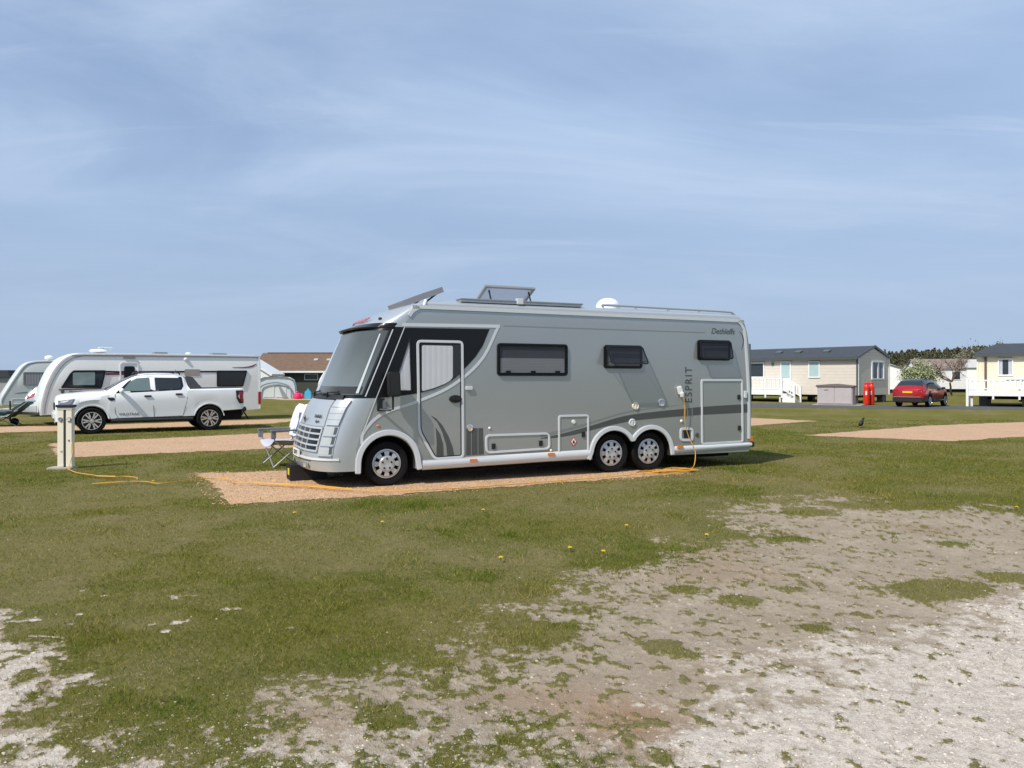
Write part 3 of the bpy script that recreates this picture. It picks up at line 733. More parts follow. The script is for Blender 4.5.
# ---- white pickup; root under the near front wheel line centre
PK = thing('pickup_truck', 'white double-cab pickup with black roof rails parked in front of the long caravan', 'pickup truck', (-12.35 - .53 * .92, 22.6 + .848 * .92, 0), 32)
X = [-.92, -.88, -.80, -.6, -.3, 0, .3, .36, .5, .8, 1.1, 1.25, 1.5, 1.8, 2.2, 2.5, 2.60, 2.66, 2.72, 2.9, 3.2, 3.6, 4.0, 4.2, 4.30, 4.34]
tabs = dict(x=X,
    top=([-.93, -.88, -.80, -.6, -.3, .05, .36, .6, .9, 1.15, 1.30, 1.6, 2.0, 2.45, 2.58, 2.62, 2.70, 2.72, 4.28, 4.34], [1.0, 1.09, 1.13, 1.17, 1.205, 1.235, 1.25, 1.41, 1.60, 1.71, 1.755, 1.785, 1.79, 1.755, 1.72, 1.60, 1.32, 1.315, 1.335, 1.30]),
    belt=([-.93, -.8, -.4, .3, .6, 2.6, 2.7, 4.34], [.82, .95, 1.04, 1.13, 1.17, 1.25, 1.27, 1.29]),
    w=([-.93, -.86, -.7, -.4, 0, .5, 3.6, 4.2, 4.34], [.78, .86, .90, .92, .925, .93, .925, .91, .87]),
    wt=([-.93, -.86, -.6, 0, .36, .6, 1.2, 1.4, 2.5, 2.6, 2.7, 2.72, 4.34], [.74, .80, .84, .85, .84, .78, .66, .645, .635, .645, .86, .87, .84]),
    sill=([-.93, -.5, .5, 2.8, 3.7, 4.34], [.36, .40, .42, .45, .60, .64]), crown=.025)
PKC = Car(tabs, (0, 3.28), .385, .30)
def fm(x, row):
    if .40 < x < 1.2 and row in (9, 10): return 2
    if x > 2.74 and row >= 9: return 3
    return 0
PKC.shell('body', PK, [M['white_paint'], M['under'], M['car_glass'], M['black']], fm)
w0 = car_wheel(PK, .385, .26, 6, [M['alloy_cut'], M['black']]); put_wheels(PK, w0, (0, 3.28), .945, .385)
m = MB2(); PKC.patch(m, rpoly([(.62, 1.19), (.98, 1.55), (1.18, 1.675), (1.60, 1.70), (2.50, 1.69), (2.52, 1.40), (2.46, 1.28), (1.6, 1.235)], .04), .003); m.build('window_surround', M['rv_black'], PK)
m = MB2(); PKC.patch(m, [(.80, 1.25), (1.02, 1.535), (1.21, 1.64), (1.56, 1.665), (1.58, 1.27)], .008); m.build('front_window', mat('pickup_front_glass', (.13, .18, .18), .08, 0, .4, .25, 2.0), PK)
m = MB2(); PKC.patch(m, [(1.72, 1.28), (1.71, 1.665), (2.44, 1.655), (2.46, 1.41), (2.42, 1.32)], .008); m.build('rear_window', M['car_glass'], PK)
for pth in ([(.62, 1.17), (.60, 1.0), (.62, .60), (.70, .46)], [(1.655, 1.22), (1.66, .8), (1.68, .47)], [(2.60, 1.27), (2.62, 1.0), (2.58, .8), (2.50, .5)], [(.62, .45), (1.6, .46), (2.5, .48)]):
    m = MB2(); PKC.edge(m, pth, .012, .0035, .004); m.build('panel_gap', M['rv_dark'], PK)
for x, z in ((1.50, 1.10), (2.38, 1.15)):
    m = MB2(); PKC.patch(m, rrect(x - .10, z - .025, x + .10, z + .025, .02), .035, .03); m.build('handle', M['black'], PK)
m = MB2(); PKC.patch(m, rpoly([(.40, 1.07), (.58, 1.07), (.60, 1.0), (.55, .97), (.46, .98)], .03), .014, .012); m.build('wing_vent', M['black'], PK)
m = MB2(); PKC.patch(m, rpoly([(4.17, 1.21), (4.30, 1.21), (4.31, .88), (4.25, .88), (4.20, 1.0)], .03), .026, .02); m.build('tail_light', M['red_lens'], PK)
m = MB2(); PKC.patch(m, rpoly([(4.08, 1.25), (4.32, 1.25), (4.33, .84), (4.20, .83), (4.10, 1.0)], .03), .016, .02); m.build('tail_light_surround', M['black'], PK)
m = MB2(); PKC.patch(m, rpoly([(-.84, .99), (-.45, 1.03), (-.52, .90), (-.80, .86)], .03), .012, .05); m.build('headlight', mat('smoky_lamp', (.26, .28, .29), .15, .3, .8), PK)
m = MB2(); PKC.patch(m, rpoly([(-.86, 1.0), (-.42, 1.045), (-.50, .885), (-.84, .845)], .03), .006, .03); m.build('headlight_surround', M['rv_mid'], PK)
for sg in (-1, 1): MB().tube([(.5, sg * .95, .37), (2.78, sg * .95, .38)], .055, 8).build('side_step', M['black'], PK, smooth=50)
for sg in (-1, 1): MB().tube(smooth_path([(1.22, sg * .60, 1.76), (1.36, sg * .60, 1.835), (2.3, sg * .59, 1.84), (2.46, sg * .59, 1.755)], 5), .024, 8).build('roof_rail', M['black'], PK, smooth=50)
sp = [(2.60, 1.71), (2.76, 1.70), (2.86, 1.62), (2.98, 1.45), (3.08, 1.345), (2.66, 1.33)]
m = MB()
for sg in (-1, 1): m.prism(rpoly(sp, .03), 0, .07, 0, lambda x, y, z: (x, sg * (.70 + (1.35 - z) * -.08 * 0 + (1.7 - z) * .25 - y), z))
m.box(2.76, 2.84, -.64, .64, 1.60, 1.68); m.build('sports_bar', mat('dark_grey_plastic', (.05, .053, .058), .45), PK, bevel=.01)
for sg in (-1, 1):
    mr = MB().ball((.78, sg * 1.04, 1.27), (.07, .12, .085), 14); mr.box(.74, .84, min(sg * .88, sg * 1.0), max(sg * .88, sg * 1.0), 1.20, 1.25); mr.build('wing_mirror', M['white_paint'], PK, smooth=50)
MB().box(4.25, 4.43, -.86, .86, .56, .72).build('rear_bumper', M['black'], PK, bevel=.03)
MB().box(3.75, 4.45, -.30, .30, .40, .55).build('tow_bar', M['black'], PK, bevel=.03)
fb = MB().box(-.99, -.84, -.74, .74, .44, .66); fb.build('front_bumper', M['white_paint'], PK, bevel=.04)
MB().box(-.945, -.88, -.52, .52, .70, .92).build('grille', M['black'], PK, bevel=.02)
MB().tube([(.15, .60, 1.79), (.08, .60, 1.79), (2.44, .55, 1.79)][2:] + [(2.50, .55, 1.93)], .006, 5).build('aerial', M['black'], PK)
text('lettering', 'WILDTRAK', .105, M['rv_dark'], PK, side_text(.99, -PKC.y_side(.99, .565) - .008, .565), sx=1.05)
for wx in (0, 3.28):
    m = MB2(); PKC.edge(m, [(wx + .45 * math.cos(R(a)), .385 + .45 * math.sin(R(a))) for a in range(8, 173, 12)], .03, .018, .02); m.build('arch_lip', M['black'] if 0 else M['white_paint'], PK)

# ---- red crossover on the road, seen from behind
h = R(46); su_yaw = math.degrees(math.atan2(-math.cos(h), -math.sin(h)))      # local +x points to the tail
SV = thing('parked_car', 'red crossover car with yellow rear number plate on the park road', 'car', (24.9, 45.9, 0), su_yaw)
X = [-.85, -.8, -.6, -.3, 0, .4, .7, 1.1, 1.5, 2.0, 2.4, 2.8, 3.1, 3.3, 3.42, 3.5, 3.56]
tabs = dict(x=X, top=([-.86, -.8, -.5, 0, .35, .8, 1.2, 1.7, 2.3, 2.75, 3.0, 3.3, 3.42, 3.50, 3.56], [.76, .92, 1.0, 1.07, 1.13, 1.37, 1.53, 1.60, 1.59, 1.55, 1.47, 1.20, 1.10, 1.02, .88]),
    belt=([-.86, 0, 3.2, 3.56], [.70, .93, 1.06, .86]), w=([-.86, -.7, -.2, .5, 3.0, 3.4, 3.56], [.66, .80, .89, .905, .90, .86, .80]),
    wt=([-.86, -.5, .35, 1.2, 2.6, 3.0, 3.3, 3.56], [.62, .76, .80, .63, .60, .62, .74, .74]), sill=([-.86, 3.56], [.28, .32]), crown=.03)
SVC = Car(tabs, (0, 2.6), .345, .25)
def fm2(x, row):
    if x > 2.62 and x < 3.30 and row in (8, 9, 10): return 2
    if .38 < x < 1.15 and row in (9, 10): return 2
    if 1.15 < x < 2.62 and row >= 8: return 3
    if row == 7 and .5 < x < 3.1: return 2
    if row <= 4: return 3
    return 0
SVC.shell('body', SV, [M['red_paint'], M['under'], M['car_glass'], M['black']], fm2)
w0 = car_wheel(SV, .345, .22, 5, [M['alloy'], M['black']]); put_wheels(SV, w0, (0, 2.6), .90, .345)
MB().box(3.50, 3.62, -.80, .80, .28, .56).build('rear_bumper', M['black'], SV, bevel=.04)
MB().box(3.53, 3.635, -.72, .72, .56, .60).build('bumper_trim', M['chrome'], SV, bevel=.01)
MB().box(3.54, 3.60, -.26, .26, .80, .91).build('number_plate', M['yellow_plate'], SV)
for sg in (-1, 1): MB().box(3.40, 3.56, min(sg * .52, sg * .83), max(sg * .52, sg * .83), .90, 1.0).build('tail_light', M['red_lens'], SV, bevel=.02)
for sg in (-1, 1): MB().ball((.72, sg * .99, 1.06), (.09, .12, .08), 12).build('wing_mirror', M['black'], SV, smooth=50)
MB().box(2.72, 3.02, -.58, .58, 1.44, 1.475).build('spoiler', M['black'], SV, bevel=.015)
for sg in (-1, 1): MB().box(.5, 2.1, sg * .925 - .02, sg * .925 + .02, .36, .42).build('side_trim', M['chrome'], SV)

# ---- pale hatchback whose tail shows between the two caravans
HB = thing('parked_car', 'silver hatchback with a red tail lamp tucked between the two white caravans', 'car', (-18.35, 34.95, 0), 180 + 33)
X = [-.8, -.6, -.3, 0, .4, .8, 1.2, 1.8, 2.3, 2.7, 2.95, 3.1, 3.2]
tabs = dict(x=X, top=([-.8, -.6, 0, .4, .9, 1.3, 1.8, 2.4, 2.8, 3.0, 3.12, 3.2], [.68, .84, .95, 1.0, 1.30, 1.44, 1.47, 1.42, 1.28, 1.08, .95, .80]),
    belt=([-.8, 0, 3.2], [.66, .86, .78]), w=([-.8, -.5, 0, 2.8, 3.2], [.62, .78, .85, .85, .74]), wt=([-.8, .4, 1.2, 2.5, 2.9, 3.2], [.6, .76, .60, .58, .66, .68]), sill=([-.8, 3.2], [.24, .28]), crown=.03)
HBC = Car(tabs, (0, 2.45), .31, .22)
def fm3(x, row):
    if 2.45 < x < 2.98 and row in (9, 10): return 2
    if .42 < x < 1.25 and row in (9, 10): return 2
    if row == 7 and .6 < x < 2.6: return 2
    return 0
HBC.shell('body', HB, [M['silver_paint'], M['under'], M['car_glass'], M['black']], fm3)
w0 = car_wheel(HB, .31, .2, 7, [M['alloy'], M['black']]); put_wheels(HB, w0, (0, 2.45), .84, .31)
for sg in (-1, 1): 
    m = MB(); m.prism(rpoly([(2.84, 1.02), (3.10, .94), (3.16, .76), (2.92, .84)], .03), 0, .06, 0, lambda x, y, z: (x, sg * (HBC.y_side(x, z) + .015 - y), z)); m.build('tail_light', M['red_lens'], HB)
MB().box(3.12, 3.26, -.70, .70, .34, .60).build('rear_bumper', M['silver_paint'], HB, bevel=.05)

# ---- grey-blue car at the picture's edge beside the cream home
GB = thing('parked_car', 'grey-blue car parked beneath the cream mobile home veranda', 'car', (30.85, 45.0, 0), 12)
X = [-.8, -.7, -.4, 0, .4, .8, 1.2, 1.8, 2.3, 2.7, 2.95, 3.2]
tabs = dict(x=X, top=([-.82, -.7, -.3, .2, .7, 1.1, 1.8, 2.4, 3.0, 3.2], [.62, .82, .95, 1.02, 1.3, 1.43, 1.46, 1.40, 1.0, .8]), belt=([-.82, 0, 3.2], [.6, .85, .78]), w=([-.82, -.5, 0, 2.8, 3.2], [.62, .78, .85, .85, .74]), wt=([-.82, .4, 1.2, 2.5, 3.2], [.58, .76, .60, .58, .68]), sill=([-.8, 3.2], [.24, .28]), crown=.03)
GBC = Car(tabs, (0, 2.45), .31, .22); GBC.shell('body', GB, [M['blue_paint'], M['under'], M['car_glass']], lambda x, r: 2 if (r == 7 and .6 < x < 2.6) or (.42 < x < 1.1 and r in (9, 10)) else 0)
w0 = car_wheel(GB, .31, .2, 7, [M['alloy'], M['black']]); put_wheels(GB, w0, (0, 2.45), .84, .31)
m = MB2(); GBC.patch(m, rpoly([(-.74, .72), (-.40, .80), (-.46, .68), (-.72, .60)], .03), .012, .05); m.build('headlight', M['lamp_glass'], GB)

# ------------------------------------------------------------------ caravans
def caravan_shell(parent, prof_top, x_end, zlo, width, mats, rim, xs, front_band=.0):
    """side profile prof_top [(x, z_lo, z_hi)] swept over the width with softly rounded shoulders"""
    mb = MB(); rings = []; hw = width / 2
    for x, lo, hi, k in xs:
        w = hw * k; r = min(.12, (hi - lo) * .3)
        h = [(0, lo), (w - .02, lo), (w, lo + .02), (w, (lo + hi) / 2), (w, hi - r), (w - r * .3, hi - r * .35), (w - r, hi), (0, hi + .03)]
        rings.append([(x, -y, z) for y, z in h] + [(x, y, z) for y, z in h[-2:0:-1]])
    n = len(rings[0]); mb.v = [p for r in rings for p in r]
    for i in range(len(rings) - 1):
        for j in range(n): mb.f.append((i * n + j, i * n + (j + 1) % n, (i + 1) * n + (j + 1) % n, (i + 1) * n + j)); mb.m.append(0)
    mb.f += [tuple(range(n)), tuple((len(rings) - 1) * n + j for j in range(n - 1, -1, -1))]; mb.m += [0, 0]
    return mb.build('body', mats, parent, smooth=40)
def side_window(parent, poly, y, name='window', r=.05, blind=None, gl='caravan_glass', fw=.05):
    o = rpoly(poly, r, 4); fr = MB().ring(o, inset(o, fw), y - .035, y + .01).build(name, M['rv_black'], parent, bevel=.005)
    MB().prism(inset(o, fw * .7), y - .022, y - .010).build('pane', M[gl], fr)
    return fr
def caravan_wheel(parent, x, y):
    w = car_wheel(parent, .33, .2, 8, [M['alloy'], M['black']]); w.location = (x, y, .33); return w
# long twin-axle caravan
C1 = thing('caravan', 'long white caravan with dark corner window and roof dome behind the pickup', 'caravan', (-16.2 - .6004 * 1.2, 26.5 + .7997 * 1.2, 0), 36.9)
pts = smooth_path([(-.05, .40), (-.04, .70), (.01, 1.0), (.13, 1.46), (.34, 1.95), (.62, 2.32), (.98, 2.50), (1.6, 2.545), (4, 2.56), (7.2, 2.57), (7.42, 2.55)], 5)
ptop = [(x, z) for x, z in pts]
xs = []
for x in [-.05, -.045, -.03, -.01, .01, .04, .08, .13, .2, .27, .34, .42, .52, .62, .74, .86, .98, 1.2, 1.6, 2.5, 4, 5.5, 7.0, 7.35, 7.46, 7.52, 7.55]:
    hi = float(np.interp(x, [p[0] for p in ptop], [p[1] for p in ptop]))
    if x > 7.4: hi = 2.55 - (x - 7.4) * .5
    lo = .36 if x < 7 else .36 + (x - 7) * .04
    xs.append((x, lo, max(hi, lo + .06), 1.0 if x > .3 else 1.0))
caravan_shell(C1, None, 0, 0, 2.4, [M['gelcoat']], None, xs)
y0 = -1.2
MB().band([(x + .03, z - .04) for x, z in ptop] + [(7.50, 2.5), (7.53, 2.2), (7.54, .42)], .06, y0 - .014, y0 + .05).build('edge_trim', M['upvc'], C1, bevel=.01)
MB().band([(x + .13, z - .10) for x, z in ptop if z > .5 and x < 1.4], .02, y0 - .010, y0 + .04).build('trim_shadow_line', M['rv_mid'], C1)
MB().band([(.9, 2.44), (7.45, 2.49)], .03, y0 - .022, y0 + .02).build('awning_channel', M['rv_mid'], C1)
side_window(C1, [(.56, 1.30), (.84, 1.80), (.95, 1.92), (1.98, 1.93), (1.84, 1.29)], y0)
MB().prism(rpoly([(.93, 1.40), (.93, 1.84), (1.62, 1.86), (1.62, 1.40)], .05), y0 - .042, y0 - .023).build('open_blind', M['car_glass_pale'], C1)
MB().prism([(.50, 1.26), (.50, 1.215), (1.84, 1.26), (1.84, 1.285)], y0 - .006, y0).build('side_decal', M['rv_dark'], C1)
MB().band([(1.98, 1.88), (2.40, 1.87), (3.3, 1.88), (5.9, 1.90)], .06, y0 - .012, y0 + .01).build('dark_stripe', M['rv_black'], C1)
MB().band([(1.97, 1.79), (2.46, 1.80), (3.0, 1.79), (3.6, 1.74)], .07, y0 - .010, y0 + .01).build('maroon_stripe', M['maroon'], C1)
o = rrect(2.42, .48, 3.06, 2.23, .12, 5); cd = MB().ring(o, inset(o, .05), y0 - .022, y0 + .01).build('entrance_door', M['upvc'], C1, bevel=.006)
MB().prism(rrect(2.57, 1.45, 2.92, 2.08, .07), y0 - .03, y0).build('door_window', M['rv_black'], cd)
MB().prism(rrect(4.66, 1.73, 5.22, 1.985, .02), y0 - .014, y0).build('fridge_vent', stripes('vent_slats', (.52, .50, .48), (.36, .34, .33), 2, .04), C1)
MB().prism(rrect(4.66, 1.13, 5.22, 1.385, .02), y0 - .014, y0).build('fridge_vent', MATS['vent_slats'], C1)
side_window(C1, [(5.85, 1.94), (7.03, 1.95), (6.86, 1.31), (5.85, 1.31)], y0)
MB().band([(6.45, 2.075), (6.85, 2.07), (7.1, 2.09), (7.25, 2.13), (7.40, 2.22)], [.01, .03, .05, .06, .02], y0 - .008, y0 + .005).build('swoosh_decal', M['maroon'], C1)
MB().prism(rrect(7.47, .60, 7.57, 1.10, .03), y0 - .03, y0 + .3).build('tail_light', M['red_lens'], C1)
MB().ball((4.70, y0, 2.36), (.08, .05, .08), 12).build('awning_light', M['upvc'], C1, smooth=50)
MB().prism(rrect(2.54, 2.36, 2.94, 2.42, .02), y0 - .03, y0).build('door_lamp', M['rv_mid'], C1)
text('lettering', 'Majestic', .13, M['rv_dark'], C1, side_text(1.02, y0 - .012, 1.165), shear=.2)
MB().lathe_y([(.06, 0), (.06, -.012), (.001, -.012)], .62, y0, 1.17, 16).build('badge', M['rv_dark'], C1)
rd = MB(); rd.ball((1.95, .2, 2.66), (.32, .26, .08), 16); rd.box(1.95, 2.40, .1, .3, 2.78, 2.81); rd.tube([(2.15, .2, 2.6), (2.15, .2, 2.8)], .04, 6); rd.tube([(2.3, .2, 2.8), (2.4, .2, 2.6)], .03, 6)
rd.build('roof_aerial', M['upvc'], C1, smooth=40)
for a, b in ((3.8, 4.3), (5.95, 6.55)): MB().box(a, b, -.2, .3, 2.58, 2.65).build('roof_light', M['rv_mid'], C1, bevel=.02)
MB().ball((5.1, 0, 2.61), (.12, .12, .06), 10).build('roof_vent', M['upvc'], C1, smooth=50)
for x in (4.1, 4.95):
    for y in (-1.12, 1.12):
        w = caravan_wheel(C1, x, y); w.rotation_euler = (0, 0, 0 if y < 0 else PI)
MB().box(3.7, 5.35, -1.215, -1.19, .36, .72).build('wheel_spat', M['upvc'], C1, bevel=.01)
hf = MB(); hf.prism([(-.05, .42), (-1.2, .46), (-1.25, .56), (-.6, .62), (-.05, .72)], -.16, .16); hf.build('drawbar_cover', M['upvc'], C1, bevel=.03)
hf = MB(); hf.tube([(-.05, -.8, .40), (-1.25, -.06, .46)], .05, 6); hf.tube([(-.05, .8, .40), (-1.25, .06, .46)], .05, 6); hf.build('drawbar', M['rv_mid'], C1)
jw = MB(); jw.tube([(-.85, -.18, .15), (-.85, -.18, .85)], .03, 8); jw.build('jockey_wheel_post', M['black'], C1)
jw = MB(); jw.lathe_y([(.001, -.05), (.11, -.05), (.13, -.03), (.13, .03), (.11, .05), (.001, .05)], -.72, -.2, .13, 20); jw.build('jockey_wheel', M['rubber'], C1, smooth=40)
for x in (.4, 6.9):
    for y in (-.95, .95): MB().tube([(x, y, .40), (x + .25, y, .02)], .03, 6).build('corner_steady', M['black'], C1)
# older caravan with a straight raked nose
C2 = thing('caravan', 'older white caravan with straight sloping nose and grey-curtained window at far left', 'caravan', (-24.5 - .6 * 1.1, 36.5 + .8 * 1.1, 0), 36.9)
pt2 = smooth_path([(.20, .36), (.20, .66), (.50, 1.25), (.84, 1.86), (1.10, 2.25), (1.40, 2.43), (2.0, 2.50), (4.0, 2.56), (6.0, 2.52)], 5)
xs = []
for x in [.17, .185, .20, .27, .35, .5, .67, .84, .97, 1.1, 1.25, 1.4, 1.7, 2, 3, 4, 5, 5.9, 6.0]:
    hi = float(np.interp(x, [p[0] for p in pt2], [p[1] for p in pt2])); xs.append((x, .33, max(hi, .50), 1.0))
caravan_shell(C2, None, 0, 0, 2.2, [M['gelcoat_old']], None, xs)
y0 = -1.1
MB().band([(x + .03, z - .03) for x, z in pt2], .05, y0 - .012, y0 + .05).build('edge_trim', M['upvc'], C2)
MB().band([(x + .09, z - .06) for x, z in pt2 if z > .5], .022, y0 - .008, y0 + .03).build('trim_line', M['rv_mid'], C2)
o = rrect(1.10, 1.30, 2.30, 1.94, .05); fr = MB().ring(o, inset(o, .05), y0 - .03, y0 + .01).build('window', M['rv_mid'], C2)
MB().prism(inset(o, .03), y0 - .02, y0 - .01).build('curtain', stripes('lilac_curtain', (.30, .29, .31), (.22, .22, .24), 0, .12), fr)
o = rrect(3.2, 1.30, 4.4, 1.94, .05); fr = MB().ring(o, inset(o, .05), y0 - .03, y0 + .01).build('window', M['rv_mid'], C2); MB().prism(inset(o, .03), y0 - .02, y0 - .01).build('curtain', MATS['lilac_curtain'], fr)
MB().prism([(.74, .92), (1.15, .98), (1.55, .97), (1.55, .94), (1.1, .92), (.9, .90)], y0 - .006, y0).build('side_decal', M['rv_mid'], C2)
MB().ring(rrect(.62, .40, 1.30, .66, .04), rrect(.65, .43, 1.27, .63, .03), y0 - .012, y0 + .01).build('locker_door', M['upvc'], C2)
MB().ball((2.3, 0, 2.66), (.22, .2, .13), 12).build('roof_vent', M['upvc'], C2, smooth=50)
for y in (-1.02, 1.02):
    w = caravan_wheel(C2, 3.4, y); w.rotation_euler = (0, 0, 0 if y < 0 else PI)
hf = MB(); hf.tube([(.2, -.7, .38), (-1.1, -.05, .45)], .05, 6); hf.tube([(.2, .7, .38), (-1.1, .05, .45)], .05, 6); hf.tube([(-.8, 0, .05), (-.8, 0, .7)], .035, 6); hf.build('drawbar', M['rv_mid'], C2)
# small white caravan far behind the motorhome's nose
C3 = thing('caravan', 'small rounded white caravan far off beside the pink and blue bags', 'caravan', (-14.75, 58.8, 0), 20)
xs = [(x, .38, float(np.interp(x, [0, .04, .15, .45, .8, 1.1, 4.9, 5.1, 5.2], [1.0, 1.3, 1.6, 2.1, 2.38, 2.45, 2.42, 2.2, 1.0])), 1) for x in (0, .04, .15, .3, .45, .6, .8, 1.1, 2, 3, 4, 4.9, 5.1, 5.2)]
caravan_shell(C3, None, 0, 0, 2.1, [M['upvc']], None, xs)
for a, b in ((.50, 1.10), (2.0, 3.0)):
    o = rpoly([(a, 1.35), (a + .25, 1.98), (b, 1.98), (b, 1.35)], .05); fr = MB().ring(o, inset(o, .05), -1.08, -1.03).build('window', M['rv_mid'], C3); MB().prism(inset(o, .03), -1.07, -1.04).build('pane', M['fabric_grey2'], fr)
for y in (-.98, .98):
    w = caravan_wheel(C3, 2.7, y); w.rotation_euler = (0, 0, 0 if y < 0 else PI)
# ------------------------------------------------------------------ hook-up post, cable, chair and small things
HP = thing('hook_up_post', 'cream electric hook-up post with dark cap standing in the grass at left', 'hook-up post', (-8.13, 14.02, 0), 4)
for x0, x1 in ((-.132, -.014), (.014, .132)): MB().box(x0, x1, -.05, .05, .03, 1.10).build('post_panel', M['post_cream'], HP, bevel=.012)
MB().box(-.014, .014, -.04, .04, .03, 1.09).build('post_channel', M['rv_black'], HP)
cp = MB().box(-.14, .14, -.06, .06, 1.07, 1.115); cp.build('post_collar', M['post_cream'], HP, bevel=.008)
cp = MB().box(-.17, .17, -.085, .085, 1.117, 1.165); cp.build('cap', mat('dark_cap', (.035, .04, .06), .5), HP, bevel=.018)
for x in (-.072, .078):
    s = MB().lathe_y([(.040, 0), (.038, -.018), (.025, -.022), (.001, -.012)], x, -.05, .90, 18); s.build('socket', mat('socket_grey', (.22, .23, .27), .5), HP, smooth=40)
MB().box(.045, .115, -.075, -.048, .86, .93).build('plug', M['pad_edge'], HP, bevel=.01)
MB().box(-.07, -.04, -.055, -.048, .30, .33).build('screw_cover', M['concrete'], HP)
MB().ball((.07, -.05, .52), (.02, .02, .02), 8).build('screw_cover', M['concrete'], HP)
MB().box(-.28, .15, -.14, .14, -.01, .03).build('foot_slab', M['concrete'], HP, bevel=.01)

CB = MB()
def ground_path(pts, r=.012): return smooth_path([(x, y, r + .012) for x, y in pts], 8)
CB.tube(smooth_path([(-8.0, 13.98, .50), (-7.96, 13.93, .30), (-7.94, 13.78, .05), (-7.78, 13.5, .045), (-7.35, 13.02, .045), (-6.9, 12.7, .045), (-6.78, 12.58, .045)] , 8), .0072, 6)
CB.tube(smooth_path([(-6.45, 12.52, .045), (-6.30, 12.56, .045), (-6.02, 12.35, .045), (-5.92, 11.95, .045), (-6.35, 11.68, .045), (-6.25, 11.82, .045), (-5.75, 11.95, .045), (-5.35, 11.70, .048), (-5.05, 12.15, .045), (-4.75, 12.35, .045), (-4.45, 12.15, .045), (-4.25, 11.80, .045), (-3.85, 11.72, .045), (-3.35, 11.55, .045), (-2.75, 11.25, .045), (-2.35, 11.05, .045), (-1.5, 10.95, .045), (-.5, 11.35, .045), (.6, 11.95, .045), (1.5, 12.45, .045), (2.1, 12.85, .045)], 8), .0072, 6)
CB.tube(smooth_path([(-6.78, 12.58, .045), (-6.45, 12.52, .045)], 3), .013, 6)
for k in range(2): CB.tube(smooth_path([(-3.95 + .1 * k, 11.80 - .05 * k, .045), (-3.4, 11.62 - .1 * k, .048), (-2.8, 11.42 - .08 * k, .045), (-2.3, 11.12, .045)], 6), .0072, 6)
# loose coils near the tag axle, then up to the inlet on the flank
u = Vector((math.cos(R(24.604)), math.sin(R(24.604)), 0)); nv = Vector((u.y, -u.x, 0)); P0 = Vector((-1.907, 11.641, 0))
def fl(t, off, z): return P0 + u * t + nv * off + Vector((0, 0, z))
coil = []
for i in range(200):
    a = 2 * PI * i / 17; k = i / 200
    coil.append(tuple(fl(4.95 + .50 * math.cos(a + .4 * math.sin(i * .21)) * (.75 + .45 * math.sin(i * .37)) + .22 * math.sin(i * .11), .28 + .17 * math.sin(a) * (.7 + .6 * math.sin(i * .29)) + .06 * math.sin(i * .23), .018 + .022 * k + .012 * math.sin(i * .9))))
CB.tube(coil, .0072, 6)
CB.tube(smooth_path([tuple(fl(5.2, .36, .05)), tuple(fl(5.45, .33, .06)), tuple(fl(5.60, .22, .16)), tuple(fl(5.66, .14, .36)), tuple(fl(5.58, .07, .58)), tuple(fl(5.49, .07, .88)), tuple(fl(5.48, .08, 1.15)), tuple(fl(5.445, .09, 1.36))], 8), .0072, 6)
cab = CB.build('hook_up_cable', M['cable'], None, smooth=60)
tag(cab, 'orange power cable running from the cream post over grass to the motorhome', 'cable')
pg = MB().box(-.06, .06, -.07, .0, -.09, .09); pg.box(-.04, .05, -.10, -.02, -.16, -.05)
po = pg.build('plug', M['upvc'], cab, bevel=.015); po.location = fl(5.41, .005, 1.43); po.rotation_euler = (0, R(-18), R(24.6)); po.scale = (.78, .8, .8)

LV = thing('levelling_ramp', 'black plastic levelling ramp with yellow label under the motorhome nose', 'levelling ramp', (-3.43, 12.50, .0), 24.6)
rp = MB()
for k in range(5): rp.box(-.20 + .0, .38, -.20 + .085 * k, -.20 + .085 * k + .055, .006, .26 - .0 * k)
rp.box(-.18, .36, -.19, .20, .01, .22); rp.build('ramp_block', M['black'], LV, bevel=.008)
MB().box(-.212, -.202, -.14, -.02, .10, .20).build('label', M['yellow_label'], LV)

CH = thing('camping_chair', 'folding camping chair with pale fabric on steel legs beside the motorhome nose', 'camping chair', (-4.27, 14.40, 0), -52); CH.scale = (1.12, 1.12, 1.08)
fr = MB()
for sx in (-.27, .27):
    fr.tube([(sx, -.28, .02), (sx, .26, .46), (sx * 1.05, .40, .98)], .013, 8); fr.tube([(sx, .28, .02), (sx, -.26, .46), (sx, -.28, .62)], .013, 8)
fr.tube([(-.27, -.28, .03), (.27, -.25, .45)], .011, 6); fr.tube([(.27, -.28, .03), (-.27, -.25, .45)], .011, 6)
fr.tube([(-.27, .28, .03), (.27, .25, .45)], .011, 6); fr.tube([(.27, .28, .03), (-.27, .25, .45)], .011, 6)
fr.build('frame', M['steel'], CH, smooth=50)
rows = [[(x, y, z - .085 * (1 - (x / .28) ** 2)) for x in [-.28 + .56 * j / 6 for j in range(7)]] for y, z in ((-.30, .44), (-.27, .475), (-.1, .47), (.1, .45), (.22, .46))]
st = MB().grid(rows); st.grid([[(x, y, z - .012) for x, y, z in r] for r in rows]); st.build('seat', M['fabric_lilac'], CH, smooth=50)
rows = [[(x, y + .05 * (1 - (x / .28) ** 2), z) for x in [-.28 + .56 * j / 6 for j in range(7)]] for y, z in ((.23, .47), (.28, .62), (.34, .80), (.39, .97), (.40, 1.0))]
st = MB().grid(rows); st.grid([[(x, y + .012, z) for x, y, z in r] for r in rows]); st.build('backrest', M['fabric_white'], CH, smooth=50)
for sx in (-.29, .29):
    ar = MB().box(sx - .035, sx + .035, -.34, .30, .625, .65); ar.box(sx - .02, sx + .02, -.33, -.25, .50, .63); ar.build('armrest', mat('grey_armrest', (.24, .25, .30), .7), CH, bevel=.01)
TW = MB(); rows = []
